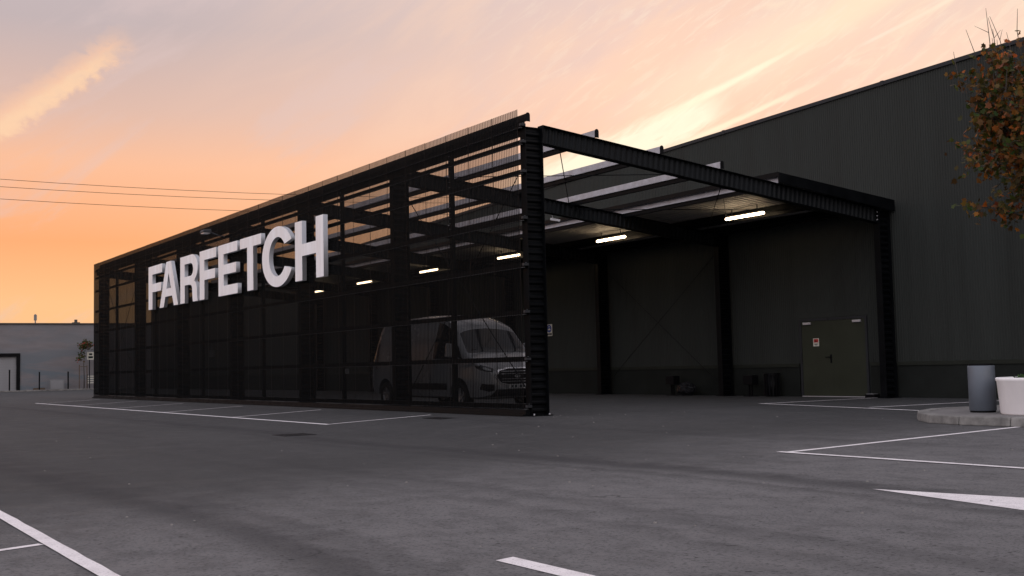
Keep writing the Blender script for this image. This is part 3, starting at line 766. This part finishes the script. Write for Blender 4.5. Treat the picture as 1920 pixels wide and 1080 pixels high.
def section(t):
    H = lerp_tab(TOPZ, t); w = lerp_tab(HW, t); b = lerp_tab(BOT, t)
    belt = min(1.18, H-.12)
    tuck = max(0.0, H-1.18)*.155
    wt = w - tuck
    pts = [(0, b), (w*.80, b), (w*.965, b+.05), (w*.995, b+.22), (w, (b+belt)/2+.05), (w*.985, belt), (w*.985-tuck*.45, belt+(H-belt)*.45)]
    rc = min(.20, (H-b)*.25)
    e = H-rc*.75 if H > 1.5 else H-.06
    pts += [(wt-.015, max(e, belt+(H-belt)*.5)), (wt-.07, H-rc*.28 if H > 1.5 else H-.03), (wt-.19, H-.02), (wt*.5, H+.012), (0, H+.022)]
    return pts
NS = len(section(1))
TS = sorted(set([0, .03, .08, .15, .25, .40, .55, .70, .82, .95, 1.10, 1.22, 1.34, 1.46, 1.62, 1.8, 2.0, 2.25, 2.5, 2.85, 3.2, 3.8, 4.4, 5.0, 5.15, 5.30, 5.38, 5.46, 5.53, 5.60, 5.70, 5.80, 5.84, 5.86]))
def SP(t, s):     # surface point, s in index units along the half section
    p = section(t); i = int(min(max(s, 0), NS-1.0001)); k = s-i
    a, b = p[i], p[i+1]
    return Vector((a[0]+(b[0]-a[0])*k, t, a[1]+(b[1]-a[1])*k))
van = thing('panel_van', 'pale grey high roof panel van parked behind the screen near the corner', 'van', (VX, VY, 0))
bm = bmesh.new(); rows = []
for t in TS:
    sec = section(t)
    full = [(-x, z) for x, z in reversed(sec[1:])] + sec[0:]       # left top centre .. bottom .. right top centre
    full = full[:-1]
    rows.append([bm.verts.new((x, t, z)) for x, z in full])
nr = len(rows[0])
for a, b in zip(rows, rows[1:]):
    for j in range(nr):
        bm.faces.new((a[j], a[(j+1) % nr], b[(j+1) % nr], b[j]))
bm.faces.new(rows[0]); bm.faces.new(list(reversed(rows[-1])))
bmesh.ops.remove_doubles(bm, verts=bm.verts, dist=1e-5)
bmesh.ops.recalc_face_normals(bm, faces=bm.faces)
bme = bpy.data.meshes.new('body'); bm.to_mesh(bme); bm.free()
WF, WR, WRAD = 1.02, 4.92, .345
cut = MB()
for t in (WF, WR):
    for s in (-1, 1): cut.tube([(s*.62, t, WRAD), (s*1.2, t, WRAD)], .435, 28)
cme = cut.mesh('cut', M['black'])
bm = bmesh.new(); bm.from_mesh(cme); bmesh.ops.recalc_face_normals(bm, faces=bm.faces); bm.to_mesh(cme); bm.free()
bo = bpy.data.objects.new('tmpb', bme); co_ = bpy.data.objects.new('tmpc', cme); COL.objects.link(bo); COL.objects.link(co_)
md = bo.modifiers.new('b', 'BOOLEAN'); md.operation = 'DIFFERENCE'; md.object = co_; md.solver = 'EXACT'
me = bpy.data.meshes.new_from_object(bo.evaluated_get(bpy.context.evaluated_depsgraph_get()))
bpy.data.objects.remove(bo); bpy.data.objects.remove(co_)
me.materials.clear(); me.materials.append(M['van'])
for pl in me.polygons: pl.use_smooth = True; pl.material_index = 0
try: me.set_sharp_from_angle(angle=radians(32))
except Exception: pass
body_o = part('body', me, van, (0,0,0))
def patch(name, t0, t1, s0, s1, m, side=1, off=.007, nt=8, ns=8, parent=None, tf=None, both=False):
    """skin patch on the body; tf(k) may reshape t bounds per s"""
    mb = MB(); P = []
    for i in range(ns+1):
        s = s0+(s1-s0)*i/ns; a, b = (t0, t1) if tf is None else tf(i/ns)
        row = []
        for j in range(nt+1):
            t = a+(b-a)*j/nt; q = SP(t, s)
            e = .01
            dt = SP(min(t+e, 5.86), s)-SP(max(t-e, 0), s); ds = SP(t, min(s+.05, NS-1.001))-SP(t, s-.05)
            nrm = ds.cross(dt)
            nrm = nrm.normalized() if nrm.length > 1e-9 else Vector((1,0,0))
            if nrm.dot(Vector((q.x, t-3, q.z-1.2))) < 0 and abs(nrm.dot(Vector((q.x, t-3, q.z-1.2)))) > .02: nrm = -nrm
            q = q+nrm*off; row.append(q)
        P.append(row)
    for sd in ((1, -1) if both else (side,)):
        for i in range(ns):
            for j in range(nt):
                mb.quad(*[(v.x*sd, v.y, v.z) for v in (P[i][j], P[i][j+1], P[i+1][j+1], P[i+1][j])])
    me = mb.mesh(name, m, True)
    bm = bmesh.new(); bm.from_mesh(me); bmesh.ops.remove_doubles(bm, verts=bm.verts, dist=1e-4); bmesh.ops.recalc_face_normals(bm, faces=bm.faces); bm.to_mesh(me); bm.free()
    return part(name, me, parent or van, (0,0,0))
def half_at(t, z):
    p = section(t)
    best = 0.0
    for (x0, z0), (x1, z1) in zip(p, p[1:]):
        if min(z0, z1) <= z <= max(z0, z1) and abs(z1-z0) > 1e-9:
            best = max(best, x0+(x1-x0)*(z-z0)/(z1-z0))
    return best
def front_t(x, z):
    t = 0.0
    while t < 1.0 and half_at(t, z) < abs(x): t += .004
    return t
def nose(name, pts, m, off, parent=None, nz=8, nx=18):
    """skin on the curved front end, inside a convex outline given as (x, z)"""
    zs = [p[1] for p in pts]; z0, z1 = min(zs)+.002, max(zs)-.002; rows = []
    for i in range(nz+1):
        z = z0+(z1-z0)*i/nz; xs_ = []
        for k in range(len(pts)):
            (xa, za), (xb, zb) = pts[k], pts[(k+1) % len(pts)]
            if min(za, zb) <= z <= max(za, zb) and abs(zb-za) > 1e-9: xs_.append(xa+(xb-xa)*(z-za)/(zb-za))
        a, b = min(xs_), max(xs_)
        rows.append([(a+(b-a)*j/nx, front_t(a+(b-a)*j/nx, z)-off, z) for j in range(nx+1)])
    mb = MB()
    for i in range(nz):
        for j in range(nx): mb.quad(rows[i][j], rows[i][j+1], rows[i+1][j+1], rows[i+1][j])
    return part(name, mb.mesh(name, m, True), parent or van, (0,0,0))
# windscreen: from cowl to header, both halves in one mesh
ws = patch('windscreen', .80, 1.33, 8.2, 10.999, M['glass'], nt=10, ns=10, both=True, tf=lambda k: (.80-.07*k, 1.28+.05*k))
for s in (-1, 1):
    patch('side_window', 1.42, 2.35, 5.15, 7.0, M['glass'], side=s, tf=lambda k: (1.16+.34*k, 2.32-.1*k*k))
    patch('quarter_window', 0, 0, 5.35, 6.5, M['glass'], side=s, tf=lambda k: (.86+.26*k, 1.06+.26*k), nt=4, ns=6)
    patch('side_moulding', 1.6, 4.35, 3.0, 3.55, M['black'], side=s, off=.016, nt=14, ns=3)
    nose('headlight', [(s*.60, .985), (s*.66, .90), (s*.86, .93), (s*.925, 1.0), (s*.93, 1.06), (s*.86, 1.08)], M['glass'], .010)
    nose('headlight_reflector', [(s*.68, .96), (s*.70, .935), (s*.84, .955), (s*.86, 1.02), (s*.80, 1.02)], M['lens'], .014)
    mr = part('mirror', bevel(MB().hexa([(s*1.0, 1.12, 1.28), (s*1.24, 1.14, 1.28), (s*1.24, 1.26, 1.28), (s*1.0, 1.28, 1.28), (s*1.02, 1.14, 1.60), (s*1.22, 1.15, 1.62), (s*1.22, 1.25, 1.62), (s*1.02, 1.27, 1.60)]).mesh('mirror', M['van']), .03), van, (0,0,0))
    part('mirror_glass', MB().box(min(s*1.03, s*1.20), max(s*1.03, s*1.20), 1.278, 1.286, 1.32, 1.57).mesh('mirror_glass', M['glass']), mr, (0,0,0))
    part('door_handle', bevel(MB().box(min(s*.985, s*1.02), max(s*.985, s*1.02), 2.2, 2.38, 1.14, 1.17).mesh('door_handle', M['van']), .006), van, (0,0,0))
    for t in (WF, WR):
        w = part('wheel', MB().lathe([(.20, -.10), (.30, -.115), (.335, -.09), (.345, -.05), (.345, .05), (.335, .09), (.30, .115), (.20, .10)], n=32).mesh('tyre', M['rubber'], True), van, (s*.865, t, WRAD), (0, s*pi/2, 0))
        rim = MB().lathe([(.0, .06), (.06, .07), (.07, .045), (.19, .06), (.215, .095), (.215, -.08), (.0, -.08)], n=24)
        for q in range(5):
            a = 2*pi*q/5; rim.bar((.05*cos(a), .05*sin(a), .07), (.20*cos(a), .20*sin(a), .09), .06, .02)
        part('rim', rim.mesh('rim', M['rim']), w, (0,0,0))
# door seams
for s in (-1, 1):
    for t in (1.10, 2.42, 3.75):
        patch('door_seam', t, t+.012, 3.6, 7.2, M['black'], side=s, off=.003, nt=1, ns=10, parent=body_o, tf=(lambda k: (1.0+.40*k, 1.012+.40*k)) if t == 1.10 else None)
# grille hexagon, fog lamps, bumper intake, plate on the nose
hexg = [(-.56, .80), (-.44, .97), (-.2, .985), (.2, .985), (.44, .97), (.56, .80), (.42, .63), (.2, .615), (-.2, .615), (-.42, .63)]
ring = [(x*1.09, .80+(z-.80)*1.16) for x, z in hexg]
nose('grille_surround', ring, M['chrome'], .012)
gr = nose('grille', hexg, M['black'], .022)
for z in (.68, .74, .86, .92):
    nose('grille_bar', [(-.44, z-.008), (.44, z-.008), (.44, z+.008), (-.44, z+.008)], M['rim'], .030, gr, nz=1)
part('badge', MB().poly([(.085*cos(a*pi/12), front_t(0, .80)-.040, .80+.036*sin(a*pi/12)) for a in range(24)]).mesh('badge', M['chrome']), gr, (0,0,0))
for s in (-1, 1):
    fg = nose('fog_lamp_recess', [(s*.62, .62), (s*.88, .64), (s*.90, .50), (s*.76, .45), (s*.64, .47)], M['black'], .012)
nose('bumper_intake', [(-.58, .50), (.58, .50), (.72, .33), (-.72, .33)], M['black'], .010)
lp = part('number_plate', MB().box(-.26, .26, -.055, -.035, .515, .615).mesh('number_plate', M['cabinet']), van, (0,0,0))
part('plate_text', MB().box(-.20, -.13, -.0575, -.0555, .535, .595).box(-.10, -.03, -.0575, -.0555, .535, .595).box(.03, .10, -.0575, -.0555, .535, .595).box(.13, .20, -.0575, -.0555, .535, .595).mesh('plate_text', M['signblack']), lp, (0,0,0))
for x0, x1 in ((-.72, -.05), (.02, .70)):
    part('wiper', MB().bar((x0, SP(.84, 9).y, 1.44), (x1, .90, 1.50), .018, .018).mesh('wiper', M['black']), van, (0,0,0))
for s in (-1, 1): patch('rear_lamp', 5.40, 5.50, 4.6, 6.2, M['taillight'], side=s, off=.006, nt=3, ns=6)

# ------------------------------------------------------------------ concrete island, bin, planter
isl = thing('kerb_island', 'raised concrete kerb island carrying the litter bin and planter', 'kerb', (4, -9, 0), kind='structure')
path = [(1.98, -16.0), (1.95, -14.9), (1.95, -13.8), (1.95, -12.7), (1.95, -11.6), (1.95, -10.6), (1.93, -9.6), (1.93, -8.75), (2.12, -8.08), (2.62, -7.50), (3.22, -7.02), (4.05, -6.66), (4.95, -6.70), (5.95, -6.85), (6.95, -7.0), (7.6, -7.4), (7.7, -8.4), (7.7, -9.4), (7.7, -10.5), (7.7, -11.6), (7.7, -12.7), (7.7, -13.8), (7.7, -14.9), (7.7, -16.0)]
cen = Vector((4.8, -11.5))
inn = []
for i, p in enumerate(path):
    a = Vector(path[max(0, i-1)]); b = Vector(path[min(len(path)-1, i+1)]); d = (b-a).normalized(); nrm = Vector((d.y, -d.x))
    if nrm.dot(cen-Vector(p)) < 0: nrm = -nrm
    inn.append(Vector(p)+nrm*.22)
for i in range(len(path)-1):
    a, b = Vector(path[i]), Vector(path[i+1]); ia, ib = inn[i], inn[i+1]
    d = (b-a).normalized()*.006
    a2, b2, ia2, ib2 = a+d, b-d, ia+d, ib-d
    sl = .02; na = (ia-a).normalized()*sl; nb = (ib-b).normalized()*sl; h = .13+random.uniform(-.004, .004)
    mb = MB().hexa([(a2.x, a2.y, 0), (b2.x, b2.y, 0), (ib2.x, ib2.y, 0), (ia2.x, ia2.y, 0), (a2.x+na.x, a2.y+na.y, h), (b2.x+nb.x, b2.y+nb.y, h), (ib2.x, ib2.y, h), (ia2.x, ia2.y, h)])
    part('kerb_stone', bevel(mb.mesh('kerb_stone', M['concrete']), .018), isl)
sl_m = MB().poly([(p.x, p.y, .122) for p in inn]).mesh('paving_slab', M['slab'])
if sl_m.polygons[0].normal.z < 0: sl_m.flip_normals()
part('paving_slab', sl_m, isl)

t = thing('litter_bin', 'grey steel cylinder litter bin standing on the kerb island', 'bin', (3.34, -8.20, .122))
part('bin_body', MB().lathe([(.198, .03), (.205, .035), (.205, .735), (.200, .745), (.190, .745), (.188, .20), (.0, .20)], n=40).mesh('bin_body', M['binm'], True), t, (0,0,0))
part('base_ring', MB().lathe([(0, 0), (.193, 0), (.193, .032), (0, .032)], n=40).mesh('base_ring', M['black']), t, (0,0,0))
part('inner_liner', MB().lathe([(.186, .20), (.186, .775), (.178, .775), (.178, .2)], n=32).mesh('inner_liner', M['black']), t, (0,0,0))
t = thing('planter', 'round white concrete planter at the right edge on the island', 'planter', (3.40, -9.33, .122))
part('tub', MB().lathe([(0, 0), (.70, 0), (.715, .02), (.752, .50), (.765, .512), (.768, .545), (.755, .56), (.70, .56), (.69, .45), (0, .45)], n=56).mesh('tub', M['planter'], True), t, (0,0,0))
part('soil', MB().lathe([(0, .475), (.693, .47)], n=32).mesh('soil', M['soil']), t, (0,0,0))
pb = MB(); rr = random.Random(11)
for k in range(2600):
    a = rr.uniform(0, 2*pi); r = .60*sqrt(rr.random()); bx_, by_ = r*cos(a), r*sin(a)
    h = (.05+.13*max(0, 1-(r/.55)**2))*rr.uniform(.5, 1.1); ln = rr.uniform(-.05, .05); l2 = rr.uniform(-.05, .05); w = rr.uniform(.008, .016); an = rr.uniform(0, pi)
    dx_, dy_ = w*cos(an), w*sin(an)
    pb.quad((bx_-dx_, by_-dy_, .47+h*.35), (bx_+dx_, by_+dy_, .47+h*.35), (bx_+ln+dx_, by_+l2+dy_, .47+h), (bx_+ln-dx_*.2, by_+l2-dy_*.2, .47+h*1.1))
t2 = thing('low_plant', 'low green plant growing in the white planter', 'plant', (3.40, -9.33, .122))
part('foliage', pb.mesh('foliage', M['hedge']), t2, (0,0,0))

# ------------------------------------------------------------------ autumn tree at right
def grow_tree(root, height, seed, leaf_n, leaf_s, cols, crown_fn, trunk_r, limbs, leafname='crown', upright=0, lz=(.28, .74), tw=(.22, .55)):
    rnd = random.Random(seed); tr = MB()
    tr.tube([(0, 0, 0), (.02, .01, height*.25), (-.02, .03, height*.5), (.02, .0, height*.78)], [trunk_r, trunk_r*.8, trunk_r*.6, trunk_r*.25], 10)
    part('trunk', tr.mesh('trunk', M['bark'], True), root, (0,0,0))
    br = MB(); tips = []
    for k in range(limbs):
        z = height*rnd.uniform(*lz); a = 2*pi*k/limbs*2.4+rnd.uniform(-.3, .3)
        p0 = Vector((0, 0, z)); e = crown_fn(rnd, a)
        mid = p0.lerp(e, .5)+Vector((rnd.uniform(-.1, .1), rnd.uniform(-.1, .1), rnd.uniform(.0, .15)))
        br.tube([p0, mid, e], [trunk_r*.30, trunk_r*.17, trunk_r*.05], 6)
        for q in (.35, .55, .75, .92):
            b0 = p0.lerp(mid, q*2) if q < .5 else mid.lerp(e, q*2-1)
            for _ in range(3):
                d = Vector((rnd.gauss(0, 1), rnd.gauss(0, 1), rnd.gauss(.3, .8))).normalized()*rnd.uniform(*tw)
                br.tube([b0, b0+d*.6+Vector((0, 0, .03)), b0+d], [trunk_r*.09, trunk_r*.06, trunk_r*.03], 5)
                tips.append((b0, b0+d))
        tips.append((mid, e))
    for q_ in range(upright):
        a = rnd.uniform(0, 2*pi) if q_ % 2 else radians(147+rnd.uniform(-25, 25)); r = rnd.uniform(.1, 1.35); p0 = Vector((r*cos(a), r*sin(a), height*.80+rnd.uniform(-.1, .3)))
        e = p0+Vector((rnd.uniform(-.2, .1), rnd.uniform(-.05, .2), rnd.uniform(.7, 1.35)))
        bow = Vector((rnd.uniform(-.10, .10), rnd.uniform(-.10, .10), 0)); m1 = p0.lerp(e, .35)+bow; m2 = p0.lerp(e, .7)+bow*.8
        br.tube([p0, m1, m2, e], [.011, .008, .006, .003], 5)
        for q in (m1, m2):
            if rnd.random() < .6: br.tube([q, q+Vector((rnd.uniform(-.16, .16), rnd.uniform(-.16, .16), rnd.uniform(.08, .22)))], [.005, .002], 4)
        tips += [(p0, p0.lerp(e, .25)), (p0.lerp(e, .45), p0.lerp(e, .5))]
    part('branch', br.mesh('branch', M['bark']), root, (0,0,0))
    v = []; f = []; cl = []
    shape = [(0, 0), (.30, .18), (.50, .10), (.42, .42), (.52, .62), (.22, .66), (0, 1.0), (-.22, .66), (-.52, .62), (-.42, .42), (-.50, .10), (-.30, .18)]
    for k in range(leaf_n):
        a, b = tips[rnd.randrange(len(tips))]; c = a.lerp(b, rnd.uniform(.25, 1.05))+Vector((rnd.gauss(0, .10), rnd.gauss(0, .10), rnd.gauss(0, .09)))
        d = Vector((rnd.gauss(0, 1), rnd.gauss(0, 1), rnd.gauss(-.5, .8))).normalized(); sdv = d.cross(Vector((rnd.gauss(0, 1), rnd.gauss(0, 1), rnd.gauss(0, 1)))).normalized()
        nv = d.cross(sdv)
        s = leaf_s*rnd.uniform(.6, 1.25); i0 = len(v); cup = rnd.uniform(-.25, .25)
        for (x, y) in shape: v.append(tuple(c+sdv*(x*s)+d*(y*s)+nv*(abs(x)*cup*s)))
        f.append(tuple(range(i0, i0+6+1))); f.append((i0, i0+6)+tuple(range(i0+7, i0+12)))
        cc = cols(rnd, c); cl += [cc, cc]
    me = bpy.data.meshes.new(leafname); me.from_pydata(v, [], f); me.materials.append(M['leaf'])
    at = me.attributes.new('leafcol', 'FLOAT_COLOR', 'FACE'); at.data.foreach_set('color', [x for c in cl for x in (*c, 1)])
    part(leafname, me, root, (0,0,0))
TREE = (3.62, -9.54)
tree = thing('autumn_tree', 'autumn tree with brown and orange leaves at the right edge', 'tree', (TREE[0], TREE[1], .55))
def crownA(rnd, a):
    z = rnd.uniform(2.6, 4.75); k = max(.22, 1-((z-3.95)/1.8)**2); r = 1.62*sqrt(k)*rnd.uniform(.6, 1.0)
    return Vector((r*cos(a), r*sin(a), z))
def colA(rnd, c):
    q = rnd.random()
    if q < .12: return (.36*rnd.uniform(.6, 1.1), .105*rnd.uniform(.7, 1.1), .014)
    if q < .55: return (.060*rnd.uniform(.5, 1.3), .062*rnd.uniform(.5, 1.2), .012)
    return (.165*rnd.uniform(.5, 1.2), .088*rnd.uniform(.5, 1.1), .018)
grow_tree(tree, 5.5, 5, 7400, .098, colA, crownA, .075, 30, upright=24)

# ------------------------------------------------------------------ far left: grey hall, fence, sapling, poles
fb = thing('grey_hall', 'low grey rendered hall across the far end of the car park', 'building', (2, 76, 0))
wallm = MB().box(-45, -.55, 76, 95, -.2, 5.2).box(-.55, 3.27, 76, 95, 2.75, 5.2).box(3.27, 38, 76, 95, -.05, 5.2).box(-.55, 3.27, 76.35, 95, -.05, 2.75)
part('wall', wallm.mesh('wall', M['farwall']), fb)
part('roof_edge', MB().box(-45.1, 38.1, 75.9, 95, 5.2, 5.30).mesh('roof_edge', M['farroof']), fb)
rd = part('roller_door', MB().box(-.70, -.45, 75.93, 76.0, 0, 2.95).box(3.17, 3.42, 75.93, 76.0, 0, 2.95).box(-.45, 3.17, 75.93, 76.0, 2.70, 2.95).mesh('door_frame', M['black']), fb)
slt = MB().box(-.45, 3.17, 0, .04, 0, .20).mesh('door_slat', M['roller'])
for k in range(13): part('door_slat', slt, rd, (-fb.location.x*0, 76.15+.0, .02+k*.206))
def at_roof(name, x, me): part(name, me, fb)
at_roof('roof_antenna', 4.7, MB().tube([(4.70, 77, 5.3), (4.70, 77, 6.05)], .05, 8).box(4.60, 4.80, 76.93, 77.07, 5.55, 6.0).mesh('roof_antenna', M['cabinet']))
at_roof('roof_vent', 7.75, MB().box(7.5, 8.0, 76.6, 77.2, 5.3, 5.40).tube([(7.75, 76.9, 5.4), (7.75, 76.9, 5.62)], .12, 10).mesh('roof_vent', M['farroof']))
for k, (x, h) in enumerate(((2.34, 1.66), (4.47, 1.46), (6.57, 1.44))):
    t = thing('fence_post', ['leftmost dark fence post before the grey hall', 'middle dark fence post before the grey hall', 'dark fence post nearest the sapling'][k], 'post', (x, 74, 0), 'dark fence posts before the hall')
    part('post', MB().box(-.045, .045, -.045, .045, 0, h-.04).mesh('post', M['steel']), t, (0,0,0))
    part('cap', MB().box(-.055, .055, -.055, .055, h-.04, h).mesh('cap', M['steel']), t, (0,0,0))
solo('low_kerb', bevel(MB().box(-8, 11, 72.9, 73.2, -.2, .10).mesh('low_kerb', M['concrete']), .02), 'low pale kerb along the foot of the far fence', 'kerb', kind='structure')
t = thing('utility_cabinet', 'grey utility cabinet between fence posts before the grey hall', 'cabinet', (5.93, 74.8, 0))
part('cabinet_body', bevel(MB().box(-.53, .53, 0, .5, .06, .82).mesh('cabinet_body', M['cabinet']), .02), t, (0,0,0))
part('door_panel', bevel(MB().box(-.46, .46, -.015, .0, .12, .76).mesh('door_panel', M['roller']), .006), t, (0,0,0))
part('foot', MB().box(-.5, .5, .03, .47, 0, .06).mesh('foot', M['slab']), t, (0,0,0))
t = thing('low_trough', 'low dark trough at the foot of the middle fence post', 'trough', (4.53, 74.4, 0))
part('trough_body', bevel(MB().box(-.42, .42, -.15, .15, .0, .22).mesh('trough_body', M['wood']), .015), t, (0,0,0))
part('soil', MB().box(-.38, .38, -.12, .12, .221, .235).mesh('soil', M['soil']), t, (0,0,0))
t = thing('notice_board', 'small white notice board behind the sapling at the screen edge', 'sign', (8.30, 74.6, 0))
part('post', MB().box(-.03, .03, -.03, .03, 0, 2.4).mesh('post', M['steel']), t, (0,0,0))
part('board', MB().box(-.20, .35, -.05, -.031, 2.35, 2.95).mesh('board', M['signwhite']), t, (0,0,0))
part('print', MB().box(-.10, .25, -.055, -.051, 2.45, 2.62).box(-.05, .2, -.055, -.051, 2.70, 2.85).mesh('print', M['signblack']), t, (0,0,0))
t = thing('striped_barrier', 'low white striped panel beside the far screen edge', 'barrier', (8.45, 74.9, 0))
for k in range(4): part('slat', MB().box(-.22, .30, -.02, .02, .48+k*.17, .58+k*.17).mesh('slat', M['signwhite']), t, (0,0,0))
part('frame', MB().box(-.26, -.22, -.02, .02, 0, 1.2).box(.30, .34, -.02, .02, 0, 1.2).mesh('frame', M['steel']), t, (0,0,0))
sp = thing('sapling', 'thin young staked tree beside the far end of the screen', 'tree', (7.80, 74.2, 0))
def crownS(rnd, a):
    z = rnd.choice((rnd.uniform(3.4, 3.85), rnd.uniform(3.5, 3.9), rnd.uniform(3.4, 3.8), rnd.uniform(2.2, 2.4))); r = rnd.uniform(.3, .85) if z > 2.6 else .4
    if z < 2.6: a = pi+rnd.uniform(-.3, .3)
    return Vector((r*cos(a), r*sin(a), z))
def colS(rnd, c): return (.055*rnd.uniform(.6, 1.4), .060*rnd.uniform(.6, 1.3), .012) if rnd.random() < .9 else (.30, .05, .03)
grow_tree(sp, 3.9, 9, 380, .15, colS, crownS, .045, 9, lz=(.70, .86), tw=(.1, .25))
ts = thing('tree_stakes', 'pair of wooden stakes with a crossbar holding the sapling', 'stake', (7.80, 74.2, 0))
part('stake', MB().tube([(-.35, 0, 0), (-.35, 0, 1.95)], .035, 8).mesh('stake', M['wood']), ts, (0,0,0))
part('stake', MB().tube([(.22, .0, 0), (.22, .0, 1.9)], .035, 8).mesh('stake', M['wood']), ts, (0,0,0))
part('crossbar', MB().box(-.38, .25, -.02, .02, 1.78, 1.83).mesh('crossbar', M['wood']), ts, (0,0,0))

# overhead wires crossing the sky at left
for k, (a, b) in enumerate((((8.7, 23.63), (41.9, 24.03)), ((8.7, 22.77), (40.4, 23.18)), ((8.7, 21.37), (36.2, 21.56)))):
    sx = (b[1]-a[1])/(b[0]-a[0]); pts = []
    for i in range(25):
        x = -60+i*7.5; s = .00055*(x-a[0])*(x-b[0]); pts.append((x, 120, a[1]+sx*(x-a[0])+s))
    solo('power_line', MB().tube(pts, .028, 5).mesh('power_line', M['steel']), ['topmost', 'middle', 'lowest'][k]+' thin overhead wire crossing the orange sky at left', 'wire', 'overhead wires at left')

# loose grit on the asphalt
gb = MB(); rr = random.Random(21)
for k in range(110):
    x = rr.uniform(-11.5, 3); y = rr.uniform(-17, 4); s = rr.uniform(.004, .012); z = gz(x, y)
    gb.hexa([(x-s, y-s, z), (x+s, y-s*.8, z), (x+s*.9, y+s, z), (x-s*.8, y+s, z), (x-s*.6, y-s*.5, z+s), (x+s*.5, y-s*.6, z+s*.9), (x+s*.6, y+s*.5, z+s*.8), (x-s*.5, y+s*.5, z+s)])
solo('loose_grit', gb.mesh('loose_grit', M['grit']), 'scattered pale grit lying on the asphalt', 'gravel', kind='stuff')
